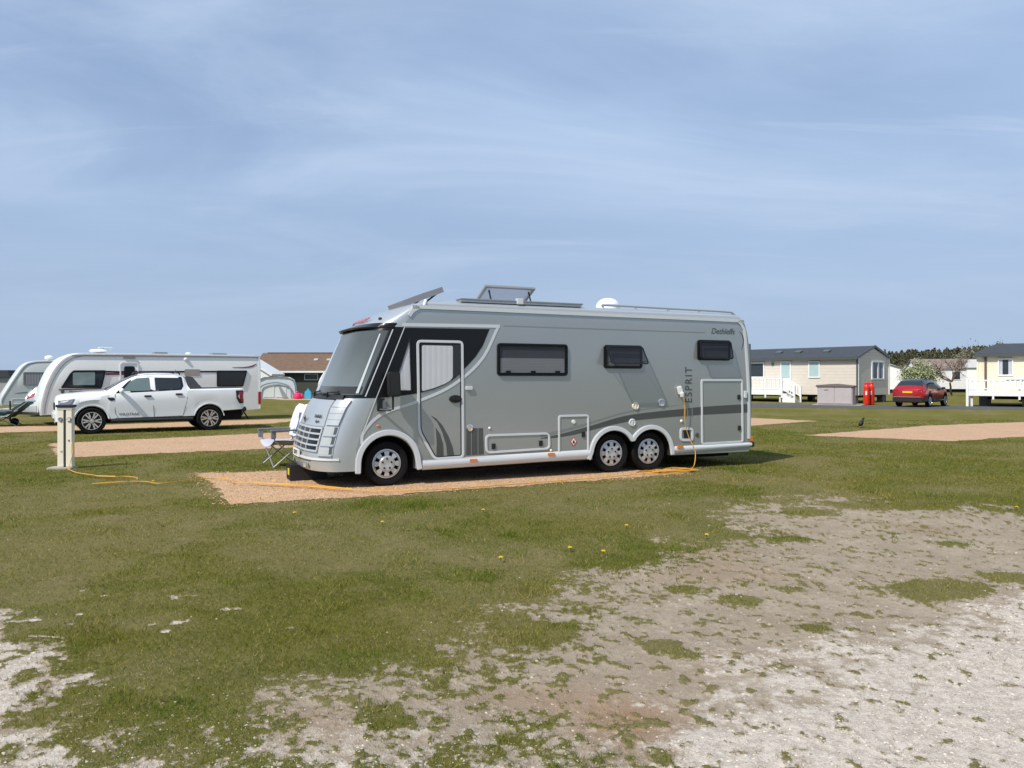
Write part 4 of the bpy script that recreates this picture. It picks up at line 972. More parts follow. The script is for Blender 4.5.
for k in range(9):
    z = [.52, .70, .88, 1.0, 1.06, 1.05, .96, .80, .60][k]; y = [.20, .235, .29, .33, .38, .43, .455, .44, .40][k]
    rows.append([(x, y + .014 * math.sin(x * 31 + k), z + .012 * math.sin(x * 17)) for x in [-.30 + .6 * j / 10 for j in range(11)]])
TW.grid(rows, 0); TW.grid([[(x, y + .014 if k > 4 else y + .010, z) for x, y, z in r] for k, r in enumerate(rows)], 0)
tw = TW.build('towel', [M['fabric_white']], None, smooth=60); tw.location = CH.location; tw.rotation_euler = CH.rotation_euler; tw.scale = CH.scale
tag(tw, 'white towel with a blue panel draped over the camping chair back', 'towel')
sp_ = MB().prism([(-.12, .56), (.03, .56), (.03, .92), (-.12, .92)], 0, .006, 0, lambda x, y, z: (x, .185 + (z - .5) * .30 - y, z)); sp_.build('blue_panel', M['blue_towel'], tw)

LG = thing('lounge_chair', 'teal padded folding lounger in front of the caravans at far left', 'lounge chair', (-17.35, 26.4, 0), 14)
pd = MB()
pd.prism([(-.85, .56), (.05, .48), (.66, .86), (.76, .80), (.16, .30), (-.85, .36)], -.30, .30); pd.build('cushion', M['fabric_teal'], LG, bevel=.03, smooth=50)
fr = MB()
for y in (-.31, .31):
    fr.tube([(-.75, y, .36), (.12, y, .34), (.78, y, .86)], .02, 6); fr.tube([(-.6, y, .02), (.45, y, .55)], .018, 6); fr.tube([(.4, y, .02), (-.3, y, .36)], .018, 6)
fr.build('frame', M['rv_dark'], LG, smooth=50)
for y in (-.35, .35): MB().box(-.32, .30, y - .03, y + .03, .52, .56).build('armrest', M['rv_mid'], LG, bevel=.012)

# crow
CR = MB()
CR.tube(smooth_path([(-.21, 0, .10), (-.12, 0, .13), (-.04, 0, .17), (.04, 0, .225), (.085, 0, .29), (.10, 0, .335), (.13, 0, .355), (.16, 0, .352)], 5), [.012] * 5 + [.03, .045, .06, .068, .075, .08, .082, .08, .078, .072, .066, .06, .054, .048, .044, .042, .042, .042, .043, .044, .045, .043, .04, .036, .03, .026] + [.02] * 5, 10)
CR.tube([(.165, 0, .352), (.235, 0, .335)], [.016, .002], 8)
CR.tube([(.0, -.03, .16), (.01, -.03, .01)], .006, 5); CR.tube([(.0, .03, .16), (.02, .03, .01)], .006, 5)
for y in (-.03, .03): CR.tube([(-.03, y, .008), (.06, y, .008)], .005, 5)
cr = CR.build('crow', M['feather'], None, smooth=60); cr.location = (11.5, 25.25, .008); cr.rotation_euler = (0, R(-12), R(15)); cr.scale = (.86, .86, .86)
tag(cr, 'black crow standing on the edge of the empty gravel pad', 'crow')

# dandelions in flower in the turf
DS = [(-1.45, 8.6), (.55, 7.3), (.85, 7.15), (-.1, 6.9), (-.35, 9.4), (2.0, 7.9), (-2.6, 9.2), (1.25, 8.4), (-3.4, 10.4), (6.3, 9.6), (7.0, 9.8), (-5.6, 12.0)]
D0 = None
for i, (x, y) in enumerate(DS):
    if D0 is None:
        d = thing('dandelion', 'yellow dandelion head low in the turf', 'dandelion', (x, y, 0), 0, 'dandelions scattered in the grass')
        MB().tube([(0, 0, 0), (.004, 0, .04)], .003, 5).build('stem', mat('stem_green', (.08, .12, .03)), d)
        hd = MB()
        for k in range(14):
            a = 2 * PI * k / 14
            for r, z in ((.020, .043), (.013, .05)): hd.add([(.004, 0, .044), (r * math.cos(a - .2), r * math.sin(a - .2), z), (r * 1.12 * math.cos(a), r * 1.12 * math.sin(a), z + .002), (r * math.cos(a + .2), r * math.sin(a + .2), z)], [(0, 1, 2, 3)])
        hd.build('flower', mat('dandelion_yellow', (.80, .58, .01), .6), d); D0 = d
    else:
        d = copy_tree(D0); d.location = (x, y, 0); d.rotation_euler = (0, 0, i)

# ------------------------------------------------------------------ far left: hut, club house, awning tent, bags
CA = thing('cabin', 'grey cabin with dark felt roof peeping out at the far left edge', 'cabin', (-40.5, 58.5, 0), 8)
MB().box(-4, 2.05, 0, 4, .2, 1.75).build('wall', mat('grey_cabin_wall', (.34, .34, .35), .8), CA)
MB().prism([(-4.2, 1.72), (2.25, 1.72), (2.1, 2.25), (-4.2, 2.25)], -.25, 4.2).build('roof', mat('dark_felt', (.04, .045, .055), .8), CA)
MB().box(.2, .75, .3, .8, 2.25, 2.6).build('roof_box', M['rv_dark'], CA, bevel=.04)
CL = thing('club_house', 'long low building with brown tiled roof behind the awning tent', 'building', (-24.3, 73.0, 0), 0)
MB().box(0, 16, 0, 7, 0, 2.35).build('wall', M['wall_green'], CL)
rf = MB().prism([(-.5, 2.28), (3.6, 4.15), (3.6, 4.05), (-.3, 2.2)], -.5, 16.5, 0, lambda x, y, z: (y, x, z)); rf.prism([(7.5, 2.28), (3.6, 4.15), (3.6, 4.05), (7.3, 2.2)], -.5, 16.5, 0, lambda x, y, z: (y, x, z)); rf.build('roof', M['roof_brown'], CL)
MB().box(-.5, 16.5, -.58, -.50, 2.15, 2.32).build('gutter', M['upvc'], CL)
MB().box(0, 16, 3.45, 3.75, 4.10, 4.2).build('ridge_tiles', M['roof_brown'], CL)
for x in (5.0, 6.25, 7.25): MB().prism([(1.75, 3.32), (2.15, 3.50), (2.13, 3.56), (1.73, 3.38)], x, x + .4, 0, lambda a, b, c: (b, a, c)).build('roof_light', M['concrete'], CL)
for x in (4.6, 6.9, 9.5):
    w = MB().ring(rrect(x, 1.45, x + 1.3, 2.05, .02), rrect(x + .06, 1.51, x + 1.24, 1.99, .02), -.05, .02).build('window', M['pad_edge'], CL); MB().box(x + .05, x + 1.25, -.02, .01, 1.5, 2.0).build('pane', M['house_glass'], w)
HT = thing('chalet', 'white gabled chalet end half hidden behind the long caravan tail', 'chalet', (-22.85, 67.0, 0), 0)
MB().prism([(-2.2, 0), (1.75, 0), (1.75, 1.9), (.0, 3.0), (-2.2, 3.0)], 0, 3.5).build('wall', M['upvc'], HT)
MB().prism([(-.2, 3.16), (1.95, 1.82), (2.0, 2.0), (-.2, 3.34)], -.2, 3.6).build('roof', M['upvc'], HT)
MB().box(.55, .75, -.06, 0, 0, 1.75).build('door_post', M['rv_mid'], HT)
TN = thing('awning_tent', 'pale grey arched awning tent with clear front on the far grass', 'tent', (-18.75, 61.0, 0), 10)
def tent_sec(y, s): return [(x * s, y, z) for x, z in ((-1.62, 0), (-1.55, 1.0), (-1.40, 1.48), (-.9, 1.72), (0, 1.78), (.9, 1.72), (1.32, 1.52), (1.5, 1.0), (1.58, 0))]
tm = MB().grid([tent_sec(0, 1), tent_sec(.15, 1.0), tent_sec(1.3, .97), tent_sec(2.6, .9)]); tm.build('canopy', M['fabric_grey'], TN, smooth=50)
fs_ = tent_sec(.12, .97); MB().add(fs_, [tuple(range(len(fs_)))]).build('front_panel', M['fabric_grey'], TN)
pole = MB().tube(smooth_path([(-1.30, -.02, 0), (-1.22, -.02, .75), (-.9, -.02, 1.12), (0, -.02, 1.30), (.85, -.02, 1.1), (1.15, -.02, .75), (1.22, -.02, 0)], 5), .06, 6); pole.build('arch_pole', M['fabric_grey2'], TN)
for a, b in ((-.95, -.12), (-.02, .8)): MB().prism(rpoly([(a, .12), (a + .05, .95), (b, 1.08 if b < 0 else .95), (b, .12)], .06), .09, .115).build('clear_panel', mat('clear_pvc', (.62, .68, .66), .3), TN)
MB().prism([(.55, .05), (.95, .05), (.30, 1.1), (.15, 1.1)], .05, .085).build('front_flap', M['fabric_grey2'], TN)
b1 = MB().tube(smooth_path([(0, 0, .02), (0, 0, .25), (0, 0, .55), (0, 0, .62)], 4), [.36, .38, .40, .42, .42, .41, .40, .38, .36, .34, .30, .2, .1], 12); b1.ball((.35, .1, .30), (.30, .25, .28), 12); b1.ball((-.1, .05, .68), (.18, .16, .12), 10)
o = b1.build('beach_bag', M['pink'], None, smooth=60); o.location = (-16.78, 60.2, 0); o.scale = (.72, .72, .78); tag(o, 'pink bag heap on the grass right of the awning tent', 'bag')
b2 = MB().prism(rpoly([(-.30, 0), (-.32, .45), (-.26, .68), (-.10, .74), (0, 1.0), (.10, .76), (.24, .66), (.32, .45), (.30, 0)], .10), -.15, .15)
o = b2.build('inflatable_toy', M['sky_blue'], None, bevel=.06, smooth=50); o.location = (-16.25, 61.3, 0); o.scale = (.85, .8, .88); tag(o, 'bright blue upright inflatable beside the pink bag heap', 'inflatable')

# ------------------------------------------------------------------ static homes on the right
def home(name, label, loc, yaw, L, W, eave, ridge, floor, boards, hip, wins, doors, group=None):
    H = thing(name, label, 'mobile home', loc, yaw, group)
    wall = MB().box(-L, 0, 0, W, floor, eave); wall.prism([(0, eave), (W, eave), (W / 2, ridge - .08)], -L if not hip else -L + hip, 0 - hip, 0, lambda x, y, z: (y, x, z)); wall.build('wall', boards, H)
    e = .22; ex = .22 if hip else .07
    rf = MB()
    A_ = [(-L - ex, -e, eave - .06), (ex, -e, eave - .06), (ex, W + e, eave - .06), (-L - ex, W + e, eave - .06)]
    hp_ = max(hip, .001); B_ = [(-L - ex + hp_, W / 2, ridge), (ex - hp_, W / 2, ridge)]
    v = A_ + B_ + [(x, y, z + .09) for x, y, z in A_] + [(B_[0][0], B_[0][1], ridge + .09), (B_[1][0], B_[1][1], ridge + .09)]
    if hip: f = [(6, 7, 11, 10), (8, 9, 10, 11), (7, 8, 11), (9, 6, 10)]
    else: f = [(6, 7, 11, 10), (8, 9, 10, 11), (0, 1, 5, 4), (2, 3, 4, 5), (7, 11, 5, 1), (8, 2, 5, 11), (6, 0, 4, 10), (9, 10, 4, 3)]
    f += [(0, 1, 7, 6), (2, 3, 9, 8)] + ([(1, 2, 8, 7), (3, 0, 6, 9)] if hip else [])
    rf.add(v, f); rf.build('roof', M['roof_slate'], H)
    MB().box(-L - .1, .1, -e - .07, -e - .005, eave - .16, eave + .02).build('gutter', M['rv_dark'], H)
    for x, y in ((-L + .3, .25), (-L + .3, W - .3), (-L / 2, .25), (-L / 2, W - .3), (-.4, .25), (-.4, W - .3)): MB().box(x - .2, x + .2, y - .2, y + .2, 0, floor).build('pier', mat('pier_block', (.16, .155, .15), .9), H)
    MB().box(-L + .2, -.2, .4, W - .4, floor - .16, floor - .005).build('chassis', M['under'], H)
    for (x0, z0, x1, z1, kind) in wins:
        w = MB().ring([(x0, z0), (x1, z0), (x1, z1), (x0, z1)], [(x0 + .07, z0 + .07), (x1 - .07, z0 + .07), (x1 - .07, z1 - .07), (x0 + .07, z1 - .07)], -.06, .02).build('window', M['upvc'], H)
        MB().box(x0 + .06, x1 - .06, -.015, -.004, z0 + .06, z1 - .06).build('pane', M['house_blind'] if kind == 'b' else M['house_glass'], w)
        if kind == 'c':
            for a in (x0 + .08, x1 - .08 - .16): MB().box(a, a + .16, -.021, -.016, z0 + .07, z1 - .07).build('curtain', M['fabric_lilac'], w)
    for (x0, z0, x1, z1) in doors:
        w = MB().ring([(x0, z0), (x1, z0), (x1, z1), (x0, z1)], [(x0 + .08, z0 + .06), (x1 - .08, z0 + .06), (x1 - .08, z1 - .08), (x0 + .08, z1 - .08)], -.06, .02).build('door', M['upvc'], H)
        MB().box(x0 + .06, x1 - .06, -.02, -.004, z0 + .9, z1 - .06).build('pane', M['house_blind'], w); MB().box(x0 + .06, x1 - .06, -.025, -.004, z0 + .05, z0 + .88).build('door_panel', M['upvc'], w)
    return H
c50, s50 = math.cos(R(-50)), math.sin(R(-50))
H1 = home('mobile_home', 'beige boarded mobile home with slate roof behind the motorhome tail', (22.497, 50.0, 0), -50, 11.0, 4.45, 3.02, 3.72, .52, M['boards'], 0,
          [(-3.41, 1.66, -2.60, 2.81, 'b'), (-7.95, 1.68, -6.80, 2.77, 'd'), (-10.2, 1.68, -9.0, 2.8, 'b')], [(-5.52, .75, -4.71, 2.83)])
gw = MB().ring([(1.85, 1.55), (3.65, 1.55), (3.65, 2.78), (1.85, 2.78)], [(1.93, 1.63), (3.57, 1.63), (3.57, 2.70), (1.93, 2.70)], -.02, .06, 0, lambda x, y, z: (y, x, z)); gw.box(.0, .055, 2.72, 2.79, 1.6, 2.75); g_ = gw.build('window', M['upvc'], H1)
MB().box(.004, .012, 1.9, 3.6, 1.6, 2.73).build('pane', M['house_glass'], g_)
for a in (1.95, 2.82, 3.35): MB().box(.013, .019, a, a + .2, 1.63, 2.70).build('curtain', M['fabric_lilac'], g_)
for y0_ in (-.02, 4.41): MB().box(.0, .045, y0_, y0_ + .10, .52, 3.0).build('corner_trim', M['upvc'], H1)
MB().box(-.10, .02, -.045, -.001, .52, 3.0).build('corner_trim', M['rv_dark'], H1)
bb = MB(); bb.band([(-.25, 2.98), (2.225, 3.78), (4.70, 2.98)], .15, 0.06, .10, 0, lambda x, y, z: (y, x, z)); bb.build('barge_board', M['rv_dark'], H1)
MB().ball((-6.13, -.05, 2.63), (.09, .08, .10), 10).build('wall_lamp', M['rv_dark'], H1, smooth=50)
for x in (-6.5, -5.0, -2.9):
    MB().prism([(.85, 3.38), (1.25, 3.51), (1.25, 3.61), (.85, 3.48)], x, x + .45, 0, lambda a, b, c: (b, a, c)).build('roof_vent', M['rv_dark'], H1)
MB().tube([(-.4, 4.75, .0), (-.4, 4.75, 3.65)], .07, 8).build('soil_pipe', mat('pipe_grey', (.09, .10, .11)), H1)

def veranda(label, loc, yaw, x0, x1, depth, zdeck, zrail, parts_group=None, solid=False):
    V = thing('veranda', label, 'veranda', loc, yaw)
    MB().box(x0, x1, -depth, -.1, zdeck - .06, zdeck).build('deck', M['upvc'], V)
    MB().box(x0, x1, -depth - .035, -depth - .002, zdeck - .30, zdeck - .03).build('fascia', M['upvc'], V)
    MB().box(x0, x1, -depth - .02, -depth + .05, zrail - .08, zrail).build('handrail', M['upvc'], V)
    MB().box(x0, x1, -depth - .01, -depth + .04, zdeck + .08, zdeck + .15).build('bottom_rail', M['upvc'], V)
    n = int((x1 - x0) / 1.35) + 1
    for k in range(n + 1):
        x = x0 + (x1 - x0) * k / n; MB().box(x - .05, x + .05, -depth - .03, -depth + .07, zdeck - .5, zrail + .04).build('post', M['upvc'], V)
    nb = int((x1 - x0) / .30)
    b0 = None
    for k in range(nb):
        x = x0 + .08 + (x1 - x0 - .16) * (k + .5) / nb
        b = MB().box(x - .04, x + .04, -depth, -depth + .03, zdeck + .15, zrail - .08).build('baluster', M['upvc'], V) if b0 is None else None
        if b0 is None: b0 = b; bx = x
        else: c = b0.copy(); COL.objects.link(c); c.location = (x - bx, 0, 0)
    for x in (x0 + .2, x1 - .2): MB().box(x - .06, x + .06, -depth + .1, -depth + .22, 0, zdeck - .06).build('leg', M['pad_edge'], V)
    return V
V1 = veranda('white balustraded veranda with steps along the beige mobile home', (22.497, 50.0, 0), -50, -10.6, -4.40, 1.75, .80, 1.66)
MBs = MB()
for k in range(3): MBs.box(-4.36 + .30 * k, -4.06 + .30 * k, -1.72, -1.02, 0, .60 - .20 * k)
MBs.build('steps', M['upvc'], V1)
sr = MB()
for y in (-1.78, -1.0):
    sr.prism([(-4.38, 1.58), (-3.46, 1.08), (-3.46, 1.0), (-4.38, 1.48)], y, y + .05); sr.box(-3.51, -3.41, y - .02, y + .07, 0, 1.12); sr.prism([(-4.38, .95), (-3.46, .46), (-3.46, .39), (-4.38, .87)], y, y + .05)
    for k in range(5): x = -4.25 + .17 * k; z = .90 - .49 * (x + 4.38); sr.box(x - .035, x + .035, y + .01, y + .04, z, z + .58)
sr.build('stair_rail', M['upvc'], V1)
fs = MB().box(-4.40, -3.48, -1.70, -1.66, 0, .30); fs.build('stair_skirt', M['upvc'], V1)

BX = thing('storage_box', 'mauve grey plastic garden storage box with low dark lid on the road edge', 'storage box', (19.55, 46.6, 0), -34)
MB().box(-1.0, 1.0, 0, 1.1, .04, 1.12).build('body', M['shed'], BX, bevel=.02)
lidm = MB().prism([(-1.08, 1.10), (1.08, 1.10), (1.08, 1.18), (.0, 1.30), (-1.08, 1.22)], -.08, 1.2); lidm.build('lid', M['shed_lid'], BX, bevel=.02)
for a, b in ((-.95, -.015), (.015, .95)): 
    d = MB().box(a, b, -.03, 0, .10, 1.08).build('door', M['shed'], BX, bevel=.012); MB().box((a + b) / 2 - .12, (a + b) / 2 + .12, -.045, -.028, .90, .96).build('handle', M['rv_mid'], d) if a < 0 else None
MB().box(-1.3, 1.5, -.15, 1.4, -.02, .035).build('paving_slab', M['concrete'], BX)
def gas(label, loc, s=1.0, group='gas bottles by the mobile homes'):
    G = thing('gas_bottle', label, 'gas bottle', loc, 0, group)
    b = MB().lathe_z([(.15, .0), (.17, .03), (.185, .10), (.185, 1.08), (.17, 1.18), (.11, 1.27), (.05, 1.30), (.05, 1.30)], 0, 0, 20); bo_ = b.build('cylinder', M['gas_red'], G, smooth=45)
    MB().lathe_z([(.12, 1.24), (.125, 1.25), (.125, 1.37), (.12, 1.38)], 0, 0, 16).build('collar', M['gas_red'], G, smooth=45)
    MB().lathe_z([(.04, 1.30), (.04, 1.42), (.02, 1.44)], 0, 0, 10).build('valve', M['chrome'], G)
    lb = MB(); 
    for k in range(3):
        a0, a1 = R(-135 + 10 * k), R(-125 + 10 * k); lb.add([(.188 * math.cos(a0), .188 * math.sin(a0), .62), (.188 * math.cos(a1), .188 * math.sin(a1), .62), (.188 * math.cos(a1), .188 * math.sin(a1), .86), (.188 * math.cos(a0), .188 * math.sin(a0), .86)], [(0, 1, 2, 3)])
    lb.build('label', M['white_plate'], G); G.scale = (s, s, s); return G
gas('tall red gas bottle right of the storage box, the nearer of two', (21.62, 46.9, 0))
gas('tall red gas bottle half hidden behind the nearer one by the storage box', (22.05, 47.2, 0))

H2 = home('mobile_home', 'cream boarded mobile home with hipped slate roof at the right edge', (27.815 + 12 * math.cos(R(-35)), 46.0 + 12 * math.sin(R(-35)), 0), -35, 12, 4.2, 3.08, 3.66, .55, M['boards_cream'], 1.1,
          [(-10.95, 1.78, -10.18, 2.80, 'c'), (-7.8, 1.5, -6.2, 2.75, 'c'), (-4.5, 1.5, -2.9, 2.75, 'c')], [])
MB().box(-11.62, -11.50, -.07, -.002, .6, 3.0).build('drain_pipe', mat('brown_pipe', (.12, .08, .07), .5), H2)
MB().box(-12.02, -11.93, -.035, -.001, .55, 3.0).build('corner_trim', M['boards_cream'], H2)
V2 = veranda('white veranda with pale balusters and a tall end post on the cream home', H2.location, -35, -12.35, -1, 1.75, .92, 1.55)
MB().box(-12.43, -12.30, -1.83, -1.70, 0, 1.62).build('end_post', M['upvc'], V2)
gt = MB().ring([(-10.55, 1.0), (-9.5, 1.0), (-9.5, 1.66), (-10.55, 1.66)], [(-10.45, 1.1), (-9.6, 1.1), (-9.6, 1.56), (-10.45, 1.56)], -1.83, -1.78)
for x in (-10.27, -10.02, -9.77): gt.box(x - .05, x + .05, -1.82, -1.79, 1.1, 1.56)
gt.build('gate', M['upvc'], V2)
TB = thing('picnic_bench', 'dark bench stored beneath the cream home veranda', 'bench', (30.2, 44.5, 0), -15)
bq = MB(); bq.box(-.7, .7, -.18, .18, .40, .45); bq.build('seat', M['rv_dark'], TB)
for x in (-.5, .5): MB().box(x - .05, x + .05, -.15, .15, 0, .40).build('leg', M['rv_dark'], TB)

# distant white homes past the red car
def far_home(label, x, y, yaw, L, W, e, r, wallm, roofm):
    H = thing('mobile_home', label, 'mobile home', (x, y, 0), yaw)
    w = MB().box(0, L, 0, W, .4, e); w.prism([(0, e), (W, e), (W / 2, r - .05)], 0, L, 0, lambda a, b, c: (b, a, c)); w.build('wall', wallm, H)
    rf = MB(); rf.prism([(-.2, e - .02), (W / 2, r), (W + .2, e - .02), (W / 2, r + .12)][0:4], -.2, L + .2, 0, lambda a, b, c: (b, a, c)); rf.build('roof', roofm, H)
    for k in range(int(L / 2.6)):
        a = 1.0 + 2.6 * k; q = MB().ring([(a, 1.4), (a + 1.0, 1.4), (a + 1.0, 2.4), (a, 2.4)], [(a + .08, 1.48), (a + .92, 1.48), (a + .92, 2.32), (a + .08, 2.32)], -.04, .02).build('window', M['upvc'], H); MB().box(a + .05, a + .95, -.015, -.003, 1.45, 2.35).build('pane', M['house_glass'], q)
    MB().box(.1, L - .1, .2, W - .2, 0, .4).build('skirting', M['under'], H); return H
far_home('distant white home end-on with pale roof left of the blossom tree', 42.6, 84, 62, 9, 3.6, 2.7, 3.35, M['upvc'], mat('pale_roof', (.45, .44, .43), .8))
far_home('distant white home with brown roof behind the bare trees', 46.5, 88, -6, 9.5, 3.6, 2.75, 3.75, M['upvc'], mat('weathered_brown_roof', (.22, .17, .15), .85))
far_home('distant white home with one dark window beside the red bottles', 47.6, 80.5, -40, 5.2, 4.0, 2.75, 3.5, M['upvc'], MATS['pale_roof'])
G3 = gas('large red gas tank beside the distant white home', (45.0, 75, 0), 1.7); G4 = copy_tree(G3); G4.location = (45.75, 75.4, 0); G4['label'] = 'second red gas tank tucked against the cream home corner'
G3.location = (51.3, 85, 0); G3.scale = (1.35,) * 3; G4.location = (52.1, 85.4, 0); G4.scale = (1.35,) * 3
# ------------------------------------------------------------------ trees
def leafmat(name, c, vary=.3, tl=.25):
    if name in MATS: return MATS[name]
    m = mat(name, c, .65, 0, 0, vary, 1.3); nt = m.node_tree; b = nt.nodes['Principled BSDF']
    g = nt.nodes.new('ShaderNodeNewGeometry')
    hs = nt.nodes.new('ShaderNodeHueSaturation'); mr = nt.nodes.new('ShaderNodeMapRange'); mr.inputs['To Min'].default_value = .6; mr.inputs['To Max'].default_value = 1.4
    nt.links.new(g.outputs['Random Per Island'], mr.inputs['Value']); nt.links.new(mr.outputs['Result'], hs.inputs['Value'])
    nt.links.new(b.inputs['Base Color'].links[0].from_socket, hs.inputs['Color']); nt.links.new(hs.outputs['Color'], b.inputs['Base Color'])
    b.inputs['Transmission Weight'].default_value = 0
    return m
def raw_mesh(name, V, F, mats, mi=None, parent=None, attr=None):
    me = bpy.data.meshes.new(name); nv, nf = len(V), len(F); k = F.shape[1]
    me.vertices.add(nv); me.vertices.foreach_set('co', V.astype(np.float32).ravel())
    me.loops.add(nf * k); me.loops.foreach_set('vertex_index', F.astype(np.int32).ravel())
    me.polygons.add(nf); me.polygons.foreach_set('loop_start', np.arange(0, nf * k, k, dtype=np.int32))
    try: me.polygons.foreach_set('loop_total', np.full(nf, k, dtype=np.int32))
    except Exception: pass
    for m in (mats if isinstance(mats, (list, tuple)) else [mats]): me.materials.append(m)
    if mi is not None: me.polygons.foreach_set('material_index', mi.astype(np.int32))
    if attr:
        for n, a in attr.items():
            if a.ndim == 1: at = me.attributes.new(n, 'FLOAT', 'POINT'); at.data.foreach_set('value', a.astype(np.float32))
            else: at = me.attributes.new(n, 'FLOAT_COLOR', 'POINT'); at.data.foreach_set('color', np.c_[a, np.ones(len(a))].astype(np.float32).ravel())
    me.update(calc_edges=True); me.validate()
    o = bpy.data.objects.new(name, me); COL.objects.link(o)
    if parent: o.parent = parent
    return o
def leaves(centers, size, rng):
    n = len(centers); a = rng.normal(size=(n, 3)); a /= np.linalg.norm(a, axis=1)[:, None]; b = np.cross(a, rng.normal(size=(n, 3))); b /= np.linalg.norm(b, axis=1)[:, None]
    s = (size * rng.uniform(.6, 1.4, n))[:, None]
    V = np.stack([centers - a * s, centers + b * s * .6, centers + a * s, centers - b * s * .6], 1).reshape(-1, 3)
    return V, np.arange(4 * n).reshape(-1, 4)
def branches(mb, p, d, L, r, depth, rng, tips, spread=.55):
    q = [p]; 
    for k in range(3):
        d = (d + Vector(rng.normal(0, .13, 3)) + Vector((0, 0, .06))).normalized(); q.append(q[-1] + d * L / 3)
    mb.tube([tuple(v) for v in q], [r, r * .88, r * .76, r * .62], 5 if depth > 1 else 3); tips.extend(q[1:])
    if depth <= 0: return
    for k in range(rng.integers(2, 5)):
        nd = (d + Vector(rng.normal(0, spread, 3))).normalized(); branches(mb, q[rng.integers(2, 4)], nd, L * rng.uniform(.6, .85), r * .58, depth - 1, rng, tips, spread)
def tree(name, label, cat, loc, H, trunk, L, depth, leafm, nleaf, lsize, spread, jitter, seed, group=None):
    rng = np.random.default_rng(seed); T = thing(name, label, cat, loc, 0, group); mb = MB(); tips = []
    branches(mb, Vector((0, 0, 0)), Vector((0, 0, 1)), trunk, H * .028, 0, rng, [], .1)
    for k in range(5): branches(mb, Vector((0, 0, trunk * .97)), Vector((rng.normal(0, .6), rng.normal(0, .6), 1)).normalized(), L, H * .018, depth, rng, tips, spread)
    mb.build('trunk', M['bark'], T, fix=False)
    t = np.array([tuple(v) for v in tips]); c = t[rng.integers(0, len(t), nleaf)] + rng.normal(0, jitter, (nleaf, 3)); c[:, 2] = np.maximum(c[:, 2], .35)
    V, F = leaves(c, lsize, rng); raw_mesh('crown', V, F, leafm, None, T)
    return T
tree('blossom_tree', 'round tree in pale green and white blossom behind the red car', 'tree', (36.7, 70.0, 0), 3.5, .8, .85, 3, leafmat('blossom_leaf', (.32, .355, .20)), 9000, .085, .75, .26, 5)
tree('bare_tree', 'leafless young tree with pale twigs right of the red car', 'tree', (40.3, 70.5, 0), 4.6, 1.35, 1.05, 4, leafmat('pale_bud', (.36, .29, .22)), 900, .04, .55, .10, 8)
tree('bare_tree', 'bushy pinkish bare tree left of the leafless young tree', 'tree', (41.0, 76.0, 0), 4.0, .6, 1.1, 4, leafmat('pink_bud', (.40, .30, .24)), 2200, .05, .6, .14, 9)
tree('bare_tree', 'tall grey-green budding tree far behind the red bottles', 'tree', (60.5, 100, 0), 6.6, 1.4, 1.7, 4, leafmat('grey_bud', (.20, .20, .13)), 3200, .11, .6, .25, 10)
tree('bare_tree', 'broad grey-green budding tree against the cream home corner', 'tree', (66.5, 104, 0), 7.4, 1.4, 1.9, 4, MATS['grey_bud'], 3600, .12, .6, .28, 14)
tree('bare_tree', 'thin bare treetop rising over the cream home roof', 'tree', (48.6, 72, 0), 5.6, 2.2, 1.15, 4, MATS['grey_bud'], 300, .05, .5, .1, 21)

# wooded rise on the horizon
def hill_h(a): return np.interp(a, [-.2, .15, .30, .45, .50, .58, .70, .95, 1.15], [0, 0, 4, 10, 11, 12.4, 13.4, 11, 0])
angs = np.linspace(-.1, 1.1, 90); rads = np.array([330, 350, 375, 400, 430, 480, 560])
prof = np.array([0, .3, .75, 1, .95, .6, 0]); V = []
for r, p in zip(rads, prof):
    for a in angs: V.append((r * math.sin(a), r * math.cos(a), -.2 + float(hill_h(a)) * p))
V = np.array(V); n = len(angs); F = np.array([(i * n + j, i * n + j + 1, (i + 1) * n + j + 1, (i + 1) * n + j) for i in range(len(rads) - 1) for j in range(n - 1)])
structure(raw_mesh('hill', V, F, mat('hill_ground', (.085, .082, .045), .95, 0, 0, .3, .02)))
rng = np.random.default_rng(3); NT = 1500; C_ = []; colr = []
for k in range(NT):
    a = rng.uniform(.28, .86); r = rng.uniform(338, 425); p = float(np.interp(r, rads, prof)); z0 = float(hill_h(a)) * p; h_ = rng.uniform(2.6, 4.2); m_ = 170
    con = rng.random() < .55; t = rng.random(m_) ** .8
    rad = (1 - t) * h_ * .26 + .15 if con else np.sin(np.clip(t, .05, 1) * PI) * h_ * .33
    th = rng.uniform(0, 2 * PI, m_); rr = rad * np.sqrt(rng.random(m_))
    C_.append(np.c_[r * math.sin(a) + rr * np.cos(th), r * math.cos(a) + rr * np.sin(th), z0 + .3 + t * h_])
C_ = np.concatenate(C_); V, F = leaves(C_, .50, rng)
wd = raw_mesh('woods', V, F, leafmat('wood_leaf', (.10, .10, .052), .5)); wd['kind'] = 'stuff'
# hedgerow and scrub far behind the homes
rng = np.random.default_rng(4); C_ = []
for k in range(420):
    a = rng.uniform(.40, .70); r = rng.uniform(150, 250); h_ = rng.uniform(2.2, 4.8); m_ = 110; t = rng.random(m_)
    rad = np.sin(np.clip(t, .12, 1) * PI) * h_ * .45; th = rng.uniform(0, 2 * PI, m_); rr = rad * np.sqrt(rng.random(m_))
    C_.append(np.c_[r * math.sin(a) + rr * np.cos(th), r * math.cos(a) + rr * np.sin(th), t * h_])
C_ = np.concatenate(C_); V, F = leaves(C_, .26, rng)
hd = raw_mesh('scrub', V, F, leafmat('scrub_leaf', (.105, .095, .058), .45)); hd['kind'] = 'stuff'

